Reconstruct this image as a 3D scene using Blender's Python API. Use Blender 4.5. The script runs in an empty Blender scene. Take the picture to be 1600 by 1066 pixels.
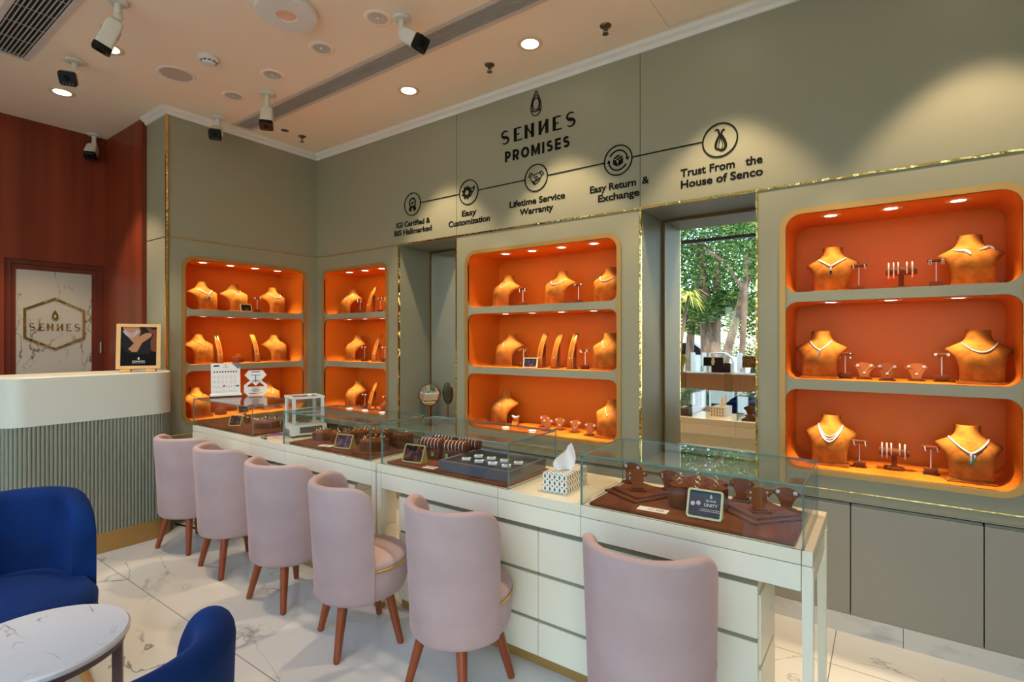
import bpy, bmesh, math, random
from mathutils import Vector, Matrix, geometry
PI = math.pi
SC = bpy.context.scene
COL = SC.collection
random.seed(7)

# ------------------------------------------------------------------ camera
F_PX = 818.0
CAMZ = 1.45
cam_d = bpy.data.cameras.new('camera')
cam_d.sensor_width = 36.0
cam_d.lens = F_PX / 1600.0 * 36.0
cam_d.shift_y = -2.0 / 1600.0
cam_d.clip_start = 0.02
cam = bpy.data.objects.new('camera', cam_d)
COL.objects.link(cam)
cam.location = (4.556, -3.072, CAMZ)
cam.rotation_euler = (PI / 2, 0, math.atan2(585, 818))
SC.camera = cam

# ------------------------------------------------------------------ world, sun, exposure
world = bpy.data.worlds.new('world'); SC.world = world
world.use_nodes = True
wn = world.node_tree.nodes; wl = world.node_tree.links
bg = wn['Background']
sky = wn.new('ShaderNodeTexSky')
sky.sky_type = 'NISHITA'
sky.sun_disc = False
sky.sun_elevation = math.radians(48)
sky.sun_rotation = math.radians(140)
sky.air_density = 1.2
sky.dust_density = 1.0
tint = wn.new('ShaderNodeMix'); tint.data_type = 'RGBA'; tint.blend_type = 'MULTIPLY'
tint.inputs['Factor'].default_value = 1.0; tint.inputs['B'].default_value = (0.90, 1.0, 1.10, 1)
wl.new(sky.outputs[0], tint.inputs['A']); wl.new(tint.outputs['Result'], bg.inputs[0])
bg.inputs[1].default_value = 0.80
sun_d = bpy.data.lights.new('sun', 'SUN')
sun_d.energy = 9.5
sun_d.angle = math.radians(1.0)
sun_d.color = (1.0, 0.97, 0.92)
sun = bpy.data.objects.new('sun', sun_d); COL.objects.link(sun)
sun.rotation_euler = (math.radians(-36), 0, math.radians(-18))   # shines over the roof onto the trees outside
# daylight portal in the shop-front opening (guides sampling of the real sky only)
po_d = bpy.data.lights.new('window_portal', 'AREA')
po_d.shape = 'RECTANGLE'; po_d.size = 7.3; po_d.size_y = 2.9
po_d.cycles.is_portal = True
po = bpy.data.objects.new('window_portal', po_d); COL.objects.link(po)
po.location = (2.45, -4.46, 1.55); po.rotation_euler = (PI / 2, 0, 0)
vs = SC.view_settings
vs.view_transform = 'Standard'; vs.look = 'None'; vs.gamma = 1.0; vs.exposure = 0.0
try: vs.use_curve_mapping = False
except Exception: pass
try:
    SC.cycles.use_denoising = True
    SC.cycles.max_bounces = 10
    SC.cycles.transparent_max_bounces = 24
    SC.cycles.sample_clamp_indirect = 6.0
    SC.cycles.caustics_reflective = False
    SC.cycles.caustics_refractive = False
except Exception: pass
LAMP_ROOM = 100.0       # ceiling downlight power
LAMP_NICHE = 13.0       # niche downlight power
WARM = (1.0, 0.76, 0.50)
NWARM = (1.0, 0.80, 0.52)

# ------------------------------------------------------------------ helpers
def srgb(r, g, b):
    def c(x):
        x /= 255.0
        return x / 12.92 if x <= 0.04045 else ((x + 0.055) / 1.055) ** 2.4
    return (c(r), c(g), c(b), 1.0)

MATS = {}
def mat(name, col, rough=0.5, metal=0.0, spec=0.5, emit=None, estr=0.0, sheen=0.0, coat=0.0):
    m = bpy.data.materials.new(name); m.use_nodes = True
    b = m.node_tree.nodes['Principled BSDF']
    b.inputs['Base Color'].default_value = col
    b.inputs['Roughness'].default_value = rough
    b.inputs['Metallic'].default_value = metal
    b.inputs['Specular IOR Level'].default_value = spec
    if sheen:
        b.inputs['Sheen Weight'].default_value = sheen
        b.inputs['Sheen Roughness'].default_value = 0.4
        b.inputs['Sheen Tint'].default_value = (min(1, col[0] * 1.6 + .08), min(1, col[1] * 1.6 + .08), min(1, col[2] * 1.6 + .08), 1)
    if coat:
        b.inputs['Coat Weight'].default_value = coat
        b.inputs['Coat Roughness'].default_value = 0.05
    if emit:
        b.inputs['Emission Color'].default_value = emit
        b.inputs['Emission Strength'].default_value = estr
    MATS[name] = m
    return m

def nodes(m): return m.node_tree.nodes, m.node_tree.links, m.node_tree.nodes['Principled BSDF']

def ramp(n, stops):
    r = n.new('ShaderNodeValToRGB')
    e = r.color_ramp.elements
    while len(e) < len(stops): e.new(0.5)
    for k, (p, c) in enumerate(stops):
        e[k].position = p; e[k].color = c
    return r

def noise_mix(m, c1, c2, scale=8, lo=.4, hi=.6, detail=4, stretch=None, bump=0.0, bscale=None):
    n, l, b = nodes(m)
    tc = n.new('ShaderNodeTexCoord'); mp = n.new('ShaderNodeMapping')
    l.new(tc.outputs['Object'], mp.inputs[0])
    if stretch: mp.inputs['Scale'].default_value = stretch
    t = n.new('ShaderNodeTexNoise'); t.inputs['Scale'].default_value = scale; t.inputs['Detail'].default_value = detail
    l.new(mp.outputs[0], t.inputs['Vector'])
    r = ramp(n, [(lo, c1), (hi, c2)])
    l.new(t.outputs['Fac'], r.inputs[0]); l.new(r.outputs[0], b.inputs['Base Color'])
    if bump:
        t2 = n.new('ShaderNodeTexNoise'); t2.inputs['Scale'].default_value = bscale or scale * 6; t2.inputs['Detail'].default_value = 3
        l.new(mp.outputs[0], t2.inputs['Vector'])
        bp = n.new('ShaderNodeBump'); bp.inputs['Strength'].default_value = bump; bp.inputs['Distance'].default_value = 0.002
        l.new(t2.outputs['Fac'], bp.inputs['Height']); l.new(bp.outputs[0], b.inputs['Normal'])
    return m

WALL = mat('wall_laminate', srgb(149, 147, 124), 0.42, spec=0.35)
CEIL = mat('ceiling_paint', srgb(246, 226, 196), 0.85, spec=0.2)
COVE = mat('cove_paint', srgb(226, 222, 210), 0.7, spec=0.2)
GOLD = mat('polished_gold', (0.80, 0.56, 0.17, 1), 0.12, 1.0)
n, l, b = nodes(GOLD)
tc = n.new('ShaderNodeTexCoord'); t = n.new('ShaderNodeTexNoise'); t.inputs['Scale'].default_value = 22
bp = n.new('ShaderNodeBump'); bp.inputs['Strength'].default_value = 0.5; bp.inputs['Distance'].default_value = 0.01
l.new(tc.outputs['Object'], t.inputs['Vector']); l.new(t.outputs['Fac'], bp.inputs['Height']); l.new(bp.outputs[0], b.inputs['Normal'])
SATIN = mat('satin_gold', srgb(186, 146, 84), 0.45, 0.55)
BRONZE = mat('brown_bronze', srgb(112, 82, 40), 0.4, 0.6)
ORANGE = mat('orange_lining', srgb(216, 116, 32), 0.36, spec=0.22)
NGREY = mat('shelf_grey', srgb(152, 150, 128), 0.42, spec=0.35)
SUEDE = mat('tan_suede', srgb(180, 112, 46), 1.0, spec=0.03)
noise_mix(SUEDE, srgb(174, 108, 44), srgb(142, 82, 32), 20, .44, .68, 6)
BROWN = mat('brown_suede', srgb(112, 64, 38), 0.95, spec=0.1, sheen=0.25)
noise_mix(BROWN, srgb(122, 70, 42), srgb(96, 52, 30), 10, .35, .7, 4)
MIDB = mat('mid_brown_suede', srgb(140, 80, 44), 0.95, spec=0.1, sheen=0.25)
BROWN2 = mat('dark_brown_suede', srgb(98, 55, 33), 0.95, spec=0.1, sheen=0.2)
CREAM = mat('cream_lacquer', srgb(244, 237, 210), 0.28, spec=0.45)
CREAMTOP = mat('cream_top', srgb(238, 229, 200), 0.16, spec=0.5)
DARK = mat('dark_gap', srgb(30, 28, 26), 0.9)
BLACK = mat('black_acrylic', srgb(14, 12, 10), 0.6, spec=0.12)
WHITE = mat('white_plastic', srgb(228, 228, 222), 0.35)
CCTVW = mat('camera_shell', srgb(214, 212, 196), 0.4)
CHROME = mat('chrome', (0.85, 0.85, 0.85, 1), 0.12, 1.0)
DIAM = mat('diamond', (0.74, 0.75, 0.78, 1), 0.22, 0.3, spec=.8)
JGOLD = mat('jewel_gold', (0.95, 0.72, 0.3, 1), 0.15, 1.0)
SILVER = mat('jewel_silver', (0.88, 0.88, 0.88, 1), 0.28, 0.5)
EMER = mat('emerald', srgb(20, 140, 100), 0.1)
SAPPH = mat('sapphire', srgb(20, 40, 80), 0.1)
LAMPW = mat('lamp_lens', (1, 1, 1, 1), 0.5, emit=(1.0, 0.86, 0.66, 1), estr=14.0)
NLAMP = mat('niche_lamp_lens', (1, 1, 1, 1), 0.5, emit=(1.0, 0.86, 0.66, 1), estr=9.0)
LAMPRING = mat('lamp_ring', srgb(222, 200, 160), 0.4)
LAMPOFF = mat('lamp_reflector', srgb(196, 196, 182), 0.3, 0.15)
NRING = mat('niche_lamp_ring', srgb(232, 190, 150), 0.4)
PINK = mat('pink_velvet', srgb(186, 160, 168), 0.9, spec=0.15, sheen=0.35)
noise_mix(PINK, srgb(190, 164, 158), srgb(180, 153, 147), 6, .3, .7, 5, bump=.15, bscale=260)
BLUE = mat('blue_velvet', srgb(10, 58, 128), 0.8, spec=0.2, sheen=0.5)
noise_mix(BLUE, srgb(4, 48, 108), srgb(2, 30, 72), 4, .3, .75, 5, bump=.1, bscale=300)
PIPING = mat('gold_piping', srgb(206, 160, 70), 0.3, 0.5)
LEGW = mat('red_brown_wood', srgb(140, 66, 34), 0.4)
noise_mix(LEGW, srgb(162, 80, 38), srgb(124, 54, 24), 14, .35, .65, 6, (1, 1, .12))
LIGHTW = mat('light_wood', srgb(190, 140, 84), 0.45)
MAUVE = mat('table_metal', srgb(120, 92, 84), 0.4, 0.2)
REDW = mat('red_wood', srgb(126, 52, 28), 0.42, spec=0.35)
noise_mix(REDW, srgb(136, 58, 32), srgb(104, 40, 21), 9, .3, .72, 8, (1, 1, .035))
REDD = mat('red_wood_frame', srgb(104, 40, 24), 0.4)
noise_mix(REDD, srgb(110, 43, 26), srgb(86, 31, 18), 9, .3, .72, 8, (1, 1, .035))
FLUTE = mat('fluted_grey', srgb(134, 135, 116), 0.5, spec=0.3)
DESKW = mat('desk_white', srgb(206, 205, 188), 0.45)
MIRROR = mat('mirror_glass', (0.93, 0.95, 0.93, 1), 0.0, 1.0)
ROSE = mat('rose_gold', srgb(196, 130, 96), 0.2, 1.0)
GRILLE = mat('grille_metal', srgb(186, 178, 164), 0.5)
GFRAME = mat('grille_frame', srgb(204, 194, 178), 0.6)
GREYV = mat('grey_velvet', srgb(92, 92, 98), 0.95, sheen=0.3)
PAPER = mat('paper_white', srgb(238, 236, 230), 0.6)
TISSUE = mat('tissue', srgb(250, 244, 236), 0.8)
BRASS = mat('brass_frame', srgb(204, 182, 100), 0.35, 0.4)
CREAMF = mat('cream_frame', srgb(232, 222, 168), 0.4)
NAVY = mat('navy_print', srgb(44, 50, 62), 0.5)
PRINTD = mat('dark_print', srgb(36, 28, 30), 0.6, spec=.15)
noise_mix(PRINTD, srgb(30, 24, 26), srgb(150, 70, 56), 34, .46, .64, 3)
PRINTB = mat('blue_print', srgb(52, 54, 76), 0.6, spec=.15)
noise_mix(PRINTB, srgb(50, 52, 74), srgb(160, 96, 100), 38, .46, .66, 3)
TAGG = mat('green_tag', srgb(120, 180, 120), 0.6)
INKG = mat('grey_ink', srgb(120, 120, 122), 0.7)
INKB = mat('black_ink', srgb(30, 30, 32), 0.7)
INKR = mat('red_ink', srgb(190, 30, 50), 0.7)
INKBL = mat('blue_ink', srgb(80, 80, 150), 0.7)
SKIN = mat('print_skin', srgb(170, 122, 92), 0.8, spec=.1)
SKIN2 = mat('print_skin_shade', srgb(112, 66, 48), 0.8, spec=.1)
SATINB = mat('print_black_satin', srgb(36, 35, 38), 0.8, spec=.1)
PRINTBL = mat('print_black', srgb(16, 15, 17), 0.7, spec=.1)
MAUVEBASE = mat('poster_wood', srgb(214, 164, 88), 0.4)
REDBOOK = mat('red_booklet', srgb(190, 40, 60), 0.5)
BLUEBOOK = mat('blue_booklet', srgb(90, 110, 170), 0.5)
SPRK = mat('sprinkler_metal', srgb(120, 108, 90), 0.3, 0.8)
SKIRT = mat('marble_skirting', srgb(206, 204, 196), 0.18)
noise_mix(SKIRT, srgb(210, 208, 200), srgb(176, 178, 174), 5, .5, .72, 8, (1, 1, 3))
CABINET = mat('base_cabinet_grey', srgb(152, 150, 138), 0.4, spec=0.35)

def thin_glass(name, tint, edge=False):
    m = bpy.data.materials.new(name); m.use_nodes = True
    n = m.node_tree.nodes; l = m.node_tree.links; n.clear()
    out = n.new('ShaderNodeOutputMaterial'); mix = n.new('ShaderNodeMixShader')
    tr = n.new('ShaderNodeBsdfTransparent'); tr.inputs[0].default_value = tint
    gl = n.new('ShaderNodeBsdfGlossy'); gl.inputs['Roughness'].default_value = 0.0
    fr = n.new('ShaderNodeFresnel')
    ge = n.new('ShaderNodeNewGeometry'); im = n.new('ShaderNodeMapRange')   # same reflectance seen from either side of the sheet
    im.inputs['To Min'].default_value = 1.5; im.inputs['To Max'].default_value = 1 / 1.5
    l.new(ge.outputs['Backfacing'], im.inputs['Value']); l.new(im.outputs[0], fr.inputs[0])
    l.new(fr.outputs[0], mix.inputs[0]); l.new(tr.outputs[0], mix.inputs[1]); l.new(gl.outputs[0], mix.inputs[2])
    l.new(mix.outputs[0], out.inputs[0])
    MATS[name] = m
    return m
GLASS = thin_glass('case_glass', (0.965, 0.985, 0.975, 1))
WGLASS = thin_glass('window_glass', (0.97, 0.98, 0.975, 1))
ACRYL = thin_glass('clear_acrylic', (0.93, 0.95, 0.94, 1))
GEDGE = mat('glass_edge', srgb(104, 156, 146), 0.12, spec=0.8)
n, l, b = nodes(GEDGE); b.inputs['Transmission Weight'].default_value = 0.35

# floor marble with tile joints and veins
def marble(name, base, vein, scale=1.0, tile=None, joint=None, rough=0.07, amount=0.012, mask=(0.50, 0.66)):
    m = mat(name, base, rough, spec=0.5)
    n, l, b = nodes(m)
    tc = n.new('ShaderNodeTexCoord')
    mp = n.new('ShaderNodeMapping'); l.new(tc.outputs['Object'], mp.inputs[0])
    vec = mp.outputs[0]
    jf = None
    if tile:
        sx = n.new('ShaderNodeSeparateXYZ'); l.new(vec, sx.inputs[0])
        cells = []; joints = []
        for ax, (size, off) in zip('XY', tile):
            a = n.new('ShaderNodeMath'); a.operation = 'SUBTRACT'; l.new(sx.outputs[ax], a.inputs[0]); a.inputs[1].default_value = off
            d = n.new('ShaderNodeMath'); d.operation = 'DIVIDE'; l.new(a.outputs[0], d.inputs[0]); d.inputs[1].default_value = size
            fl = n.new('ShaderNodeMath'); fl.operation = 'FLOOR'; l.new(d.outputs[0], fl.inputs[0])
            fr = n.new('ShaderNodeMath'); fr.operation = 'FRACT'; l.new(d.outputs[0], fr.inputs[0])
            lt = n.new('ShaderNodeMath'); lt.operation = 'LESS_THAN'; l.new(fr.outputs[0], lt.inputs[0]); lt.inputs[1].default_value = 0.004 / size
            cells.append(fl); joints.append(lt)
        jf = n.new('ShaderNodeMath'); jf.operation = 'MAXIMUM'; l.new(joints[0].outputs[0], jf.inputs[0]); l.new(joints[1].outputs[0], jf.inputs[1])
        cb = n.new('ShaderNodeCombineXYZ'); l.new(cells[0].outputs[0], cb.inputs[0]); l.new(cells[1].outputs[0], cb.inputs[1])
        wnz = n.new('ShaderNodeTexWhiteNoise'); wnz.noise_dimensions = '3D'; l.new(cb.outputs[0], wnz.inputs['Vector'])
        sc_ = n.new('ShaderNodeVectorMath'); sc_.operation = 'SCALE'; l.new(wnz.outputs['Color'], sc_.inputs[0]); sc_.inputs['Scale'].default_value = 9.0
        ad = n.new('ShaderNodeVectorMath'); ad.operation = 'ADD'; l.new(vec, ad.inputs[0]); l.new(sc_.outputs[0], ad.inputs[1])
        vec = ad.outputs[0]
    def veins(scl, dist, width, seed):
        t = n.new('ShaderNodeTexNoise'); t.inputs['Scale'].default_value = scl; t.inputs['Detail'].default_value = 6
        t.inputs['Roughness'].default_value = 0.5; t.inputs['Distortion'].default_value = dist
        mm = n.new('ShaderNodeMapping'); mm.inputs['Location'].default_value = (seed, seed * 1.7, seed * .6)
        mm.inputs['Rotation'].default_value = (0, 0, 0.7)
        mm.inputs['Scale'].default_value = (1.0, 1.9, 1.0)
        l.new(vec, mm.inputs[0]); l.new(mm.outputs[0], t.inputs['Vector'])
        s = n.new('ShaderNodeMath'); s.operation = 'SUBTRACT'; l.new(t.outputs['Fac'], s.inputs[0]); s.inputs[1].default_value = 0.5
        a = n.new('ShaderNodeMath'); a.operation = 'ABSOLUTE'; l.new(s.outputs[0], a.inputs[0])
        r = ramp(n, [(0.0, (1, 1, 1, 1)), (width, (0, 0, 0, 1))]); l.new(a.outputs[0], r.inputs[0])
        return r
    v1 = veins(0.55 * scale, 0.25, amount * .5, 3.1)
    v2 = veins(1.25 * scale, 0.35, amount * .45, 8.4)
    msk = n.new('ShaderNodeTexNoise'); msk.inputs['Scale'].default_value = 1.7 * scale; l.new(vec, msk.inputs['Vector'])
    mr = ramp(n, [(mask[0], (0, 0, 0, 1)), (mask[1], (1, 1, 1, 1))]); l.new(msk.outputs['Fac'], mr.inputs[0])
    mx = n.new('ShaderNodeMath'); mx.operation = 'MAXIMUM'; l.new(v1.outputs[0], mx.inputs[0]); l.new(v2.outputs[0], mx.inputs[1])
    mu = n.new('ShaderNodeMath'); mu.operation = 'MULTIPLY'; l.new(mx.outputs[0], mu.inputs[0]); l.new(mr.outputs[0], mu.inputs[1])
    mc = n.new('ShaderNodeMix'); mc.data_type = 'RGBA'
    l.new(mu.outputs[0], mc.inputs['Factor']); mc.inputs['A'].default_value = base; mc.inputs['B'].default_value = vein
    outc = mc.outputs['Result']
    if jf:
        m2 = n.new('ShaderNodeMix'); m2.data_type = 'RGBA'
        l.new(jf.outputs[0], m2.inputs['Factor']); l.new(outc, m2.inputs['A']); m2.inputs['B'].default_value = joint
        outc = m2.outputs['Result']
    l.new(outc, b.inputs['Base Color'])
    return m
FLOOR = marble('floor_marble', srgb(214, 214, 208), srgb(112, 116, 112), 1.0, ((4.4, 4.351), (0.757, -0.337)), srgb(120, 118, 110), 0.06, 0.014)
TABLEM = marble('table_marble', srgb(232, 230, 224), srgb(90, 92, 98), 2.4, None, None, 0.18, 0.012)
DOORM = marble('door_marble', srgb(180, 172, 158), srgb(84, 60, 50), 1.9, None, None, 0.08, 0.022, (.40, .54))

class MB:
    def __init__(self): self.v = []; self.f = []; self.mi = []
    def add(self, vs, fs, mi=0, M=None):
        o = len(self.v)
        self.v += [tuple(M @ Vector(p)) if M else tuple(p) for p in vs]
        self.f += [tuple(i + o for i in q) for q in fs]
        self.mi += [mi] * len(fs)
        return self
    def box(self, x0, x1, y0, y1, z0, z1, mi=0, bev=0.0, M=None, seg=2):
        if bev > 0:
            bm = bmesh.new(); bmesh.ops.create_cube(bm, size=1)
            for v in bm.verts:
                v.co = Vector(((x0 + x1) / 2 + v.co.x * (x1 - x0), (y0 + y1) / 2 + v.co.y * (y1 - y0), (z0 + z1) / 2 + v.co.z * (z1 - z0)))
            bmesh.ops.bevel(bm, geom=bm.edges[:], offset=bev, segments=seg, affect='EDGES', profile=0.5)
            bm.verts.index_update()
            self.add([v.co[:] for v in bm.verts], [[v.index for v in f.verts] for f in bm.faces], mi, M)
            bm.free(); return self
        vs = [(x, y, z) for x in (x0, x1) for y in (y0, y1) for z in (z0, z1)]
        fs = [(0, 1, 3, 2), (4, 6, 7, 5), (0, 4, 5, 1), (2, 3, 7, 6), (0, 2, 6, 4), (1, 5, 7, 3)]
        return self.add(vs, fs, mi, M)
    def lathe(self, prof, n=24, mi=0, M=None, cap=True):
        vs = []; fs = []
        for r, z in prof:
            for k in range(n):
                a = 2 * PI * k / n
                vs.append((r * math.cos(a), r * math.sin(a), z))
        for i in range(len(prof) - 1):
            for k in range(n):
                fs.append((i * n + k, i * n + (k + 1) % n, (i + 1) * n + (k + 1) % n, (i + 1) * n + k))
        if cap:
            fs.append(tuple(range(n - 1, -1, -1))); b = (len(prof) - 1) * n; fs.append(tuple(range(b, b + n)))
        return self.add(vs, fs, mi, M)
    def cyl(self, c, r, h, n=20, mi=0, r2=None, M=None):
        T = Matrix.Translation(c)
        return self.lathe([(r, 0), (r if r2 is None else r2, h)], n, mi, (M @ T) if M else T)
    def tube(self, pts, r, n=8, mi=0, closed=False, M=None, cap=True):
        P = [Vector(p) for p in pts]; N = len(P); vs = []; fs = []
        up = None
        for i in range(N):
            if closed: d = P[(i + 1) % N] - P[i - 1]
            else: d = P[min(i + 1, N - 1)] - P[max(i - 1, 0)]
            if d.length < 1e-9: d = Vector((0, 0, 1))
            d.normalize()
            if up is None:
                up = Vector((0, 0, 1)) if abs(d.z) < 0.9 else Vector((1, 0, 0))
            s = d.cross(up)
            if s.length < 1e-6: s = d.orthogonal()
            s.normalize(); u = s.cross(d); up = u
            rr = r[i] if isinstance(r, (list, tuple)) else r
            for k in range(n):
                a = 2 * PI * k / n
                vs.append(P[i] + s * (rr * math.cos(a)) + u * (rr * math.sin(a)))
        M_ = N if closed else N - 1
        for i in range(M_):
            j = (i + 1) % N
            for k in range(n):
                fs.append((i * n + k, i * n + (k + 1) % n, j * n + (k + 1) % n, j * n + k))
        if not closed and cap:
            fs.append(tuple(range(n - 1, -1, -1))); fs.append(tuple(range((N - 1) * n, N * n)))
        return self.add(vs, fs, mi, M)
    def sphere(self, c, r, mi=0, n=10, sz=(1, 1, 1), M=None):
        vs = []; fs = []; R = n // 2 + 1
        for i in range(1, R):
            a = PI * i / R
            for k in range(n):
                b2 = 2 * PI * k / n
                vs.append((c[0] + r * sz[0] * math.sin(a) * math.cos(b2), c[1] + r * sz[1] * math.sin(a) * math.sin(b2), c[2] + r * sz[2] * math.cos(a)))
        for i in range(R - 2):
            for k in range(n):
                fs.append((i * n + k, (i + 1) * n + k, (i + 1) * n + (k + 1) % n, i * n + (k + 1) % n))
        vs.append((c[0], c[1], c[2] + r * sz[2])); vs.append((c[0], c[1], c[2] - r * sz[2]))
        t_, b_ = len(vs) - 2, len(vs) - 1
        for k in range(n):
            fs.append((t_, k, (k + 1) % n)); fs.append((b_, (R - 2) * n + (k + 1) % n, (R - 2) * n + k))
        return self.add(vs, fs, mi, M)
    def plate(self, outer, holes=(), d0=0.0, d1=0.01, mi=0, M=None, side=None):
        """polygon with holes in XY, extruded along Z from d0 to d1"""
        loops = [list(outer)] + [list(h) for h in holes]
        flat = [p for lp in loops for p in lp]
        tris = geometry.tessellate_polygon([[Vector((p[0], p[1], 0)) for p in lp] for lp in loops])
        N = len(flat)
        vs = [(p[0], p[1], d0) for p in flat] + [(p[0], p[1], d1) for p in flat]
        fs = [tuple(t_) for t_ in tris] + [tuple(i + N for i in reversed(t_)) for t_ in tris]
        self.add(vs, fs, mi, M)
        fs = []; o = 0
        for lp in loops:
            k = len(lp)
            for i in range(k):
                j = (i + 1) % k
                fs.append((o + i, o + j, o + j + N, o + i + N))
            o += k
        base = len(self.v) - 2 * N
        self.f += [tuple(i + base for i in q) for q in fs]; self.mi += [mi if side is None else side] * len(fs)
        return self
    def stroke(self, pts, w, d0=0.0, d1=0.002, mi=0, closed=False, M=None):
        """flat ribbon of width w along a 2-D path, extruded in Z"""
        P = [Vector((p[0], p[1])) for p in pts]; N = len(P); L = []; R = []
        for i in range(N):
            if closed: a, c = P[i - 1], P[(i + 1) % N]
            else: a, c = P[max(i - 1, 0)], P[min(i + 1, N - 1)]
            d = c - a
            d = d.normalized() if d.length > 1e-9 else Vector((1, 0))
            ww = (w[i] if isinstance(w, (list, tuple)) else w) / 2
            k = 1.0
            if 0 < i < N - 1 or closed:
                d1_ = (P[i] - P[i - 1]).normalized() if (P[i] - P[i - 1]).length > 1e-9 else d
                k = 1.0 / max(0.5, abs(d.dot(d1_)))
            nrm = Vector((-d.y, d.x)) * ww * k
            L.append(P[i] + nrm); R.append(P[i] - nrm)
        if closed:
            vs = [(p.x, p.y, d0) for p in L] + [(p.x, p.y, d0) for p in R] + [(p.x, p.y, d1) for p in L] + [(p.x, p.y, d1) for p in R]
            fs = []
            for i in range(N):
                j = (i + 1) % N
                fs += [(i, j, N + j, N + i), (2 * N + i, 3 * N + i, 3 * N + j, 2 * N + j), (i, 2 * N + i, 2 * N + j, j), (N + i, N + j, 3 * N + j, 3 * N + i)]
            return self.add(vs, fs, mi, M)
        vs = [(p.x, p.y, d0) for p in L] + [(p.x, p.y, d0) for p in R] + [(p.x, p.y, d1) for p in L] + [(p.x, p.y, d1) for p in R]
        fs = []
        for i in range(N - 1):
            j = i + 1
            fs += [(i, j, N + j, N + i), (2 * N + i, 3 * N + i, 3 * N + j, 2 * N + j), (i, 2 * N + i, 2 * N + j, j), (N + i, N + j, 3 * N + j, 3 * N + i)]
        fs += [(0, N, 3 * N, 2 * N), (N - 1, 3 * N - 1, 4 * N - 1, 2 * N - 1)]
        return self.add(vs, fs, mi, M)
    def loft(self, rings, mi=0, closed_ring=True, cap0=True, cap1=True, M=None):
        n = len(rings[0]); vs = [p for r in rings for p in r]; fs = []
        for i in range(len(rings) - 1):
            for k in range(n if closed_ring else n - 1):
                k2 = (k + 1) % n
                fs.append((i * n + k, i * n + k2, (i + 1) * n + k2, (i + 1) * n + k))
        if cap0: fs.append(tuple(range(n - 1, -1, -1)))
        if cap1: fs.append(tuple(range((len(rings) - 1) * n, len(rings) * n)))
        return self.add(vs, fs, mi, M)
    def mesh(self, name, mats, angle=35, fix=True):
        me = bpy.data.meshes.new(name)
        me.from_pydata(self.v, [], self.f)
        if fix:
            bm = bmesh.new(); bm.from_mesh(me)
            bmesh.ops.recalc_face_normals(bm, faces=bm.faces[:])
            bm.to_mesh(me); bm.free()
        for m in (mats if isinstance(mats, (list, tuple)) else [mats]): me.materials.append(m)
        for p, k in zip(me.polygons, self.mi): p.material_index = k
        if angle:
            me.polygons.foreach_set('use_smooth', [True] * len(me.polygons))
            me.set_sharp_from_angle(angle=math.radians(angle))
        me.update()
        return me
    def build(self, name, mats, parent=None, loc=None, rot=None, angle=35, fix=True):
        o = bpy.data.objects.new(name, self.mesh(name, mats, angle, fix))
        COL.objects.link(o)
        if parent: o.parent = parent
        if loc: o.location = loc
        if rot: o.rotation_euler = rot
        return o

def tag(o, label, cat, group=None, kind=None):
    o['label'] = label; o['category'] = cat
    if group: o['group'] = group
    if kind: o['kind'] = kind
    return o
def struct(o, label=None):
    o['kind'] = 'structure'
    if label: o['label'] = label
    return o
def thing(name, label, cat, loc=(0, 0, 0), rot=0, group=None):
    o = bpy.data.objects.new(name, None); COL.objects.link(o)
    o.empty_display_size = 0.05
    o.location = loc
    o.rotation_euler = rot if isinstance(rot, tuple) else (0, 0, rot)
    return tag(o, label, cat, group)
def dup(root, loc, rot=None, label=None, group=None):
    r = root.copy(); COL.objects.link(r); r.location = loc
    if rot is not None: r.rotation_euler = rot if isinstance(rot, tuple) else (0, 0, rot)
    if label: r['label'] = label
    if group: r['group'] = group
    for ch in list(root.children):
        c = ch.copy(); COL.objects.link(c); c.parent = r
        for g in list(ch.children):
            d = g.copy(); COL.objects.link(d); d.parent = c
    return r

def rrect(x0, x1, y0, y1, r, n=6, rs=None):
    """rounded rectangle, counter-clockwise; rs = radii (bl, br, tr, tl)"""
    rs = rs or (r, r, r, r); out = []
    for (cx, cy, a0, rr) in ((x0 + rs[0], y0 + rs[0], PI, rs[0]), (x1 - rs[1], y0 + rs[1], 1.5 * PI, rs[1]), (x1 - rs[2], y1 - rs[2], 0, rs[2]), (x0 + rs[3], y1 - rs[3], .5 * PI, rs[3])):
        for k in range(n + 1):
            a = a0 + .5 * PI * k / n
            out.append((cx + rr * math.cos(a), cy + rr * math.sin(a)))
    return out
def circ(cx, cy, r, n=32, ry=None):
    return [(cx + r * math.cos(2 * PI * k / n), cy + (ry or r) * math.sin(2 * PI * k / n)) for k in range(n)]
def text_mesh(name, s, size, bold=0.0, extrude=0.002, align='CENTER', spacing=1.0, xs=1.0):
    cu = bpy.data.curves.new(name, 'FONT')
    cu.body = s; cu.size = size; cu.align_x = align; cu.align_y = 'BOTTOM_BASELINE'
    cu.offset = bold; cu.extrude = extrude; cu.space_character = spacing; cu.resolution_u = 4
    ob = bpy.data.objects.new('tmp_text', cu); COL.objects.link(ob)
    bpy.context.view_layer.update()
    dg = bpy.context.evaluated_depsgraph_get()
    me = bpy.data.meshes.new_from_object(ob.evaluated_get(dg), depsgraph=dg)
    bpy.data.objects.remove(ob); bpy.data.curves.remove(cu)
    for v in me.vertices: v.co.x *= xs
    me.name = name; me.materials.clear()
    return me
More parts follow.
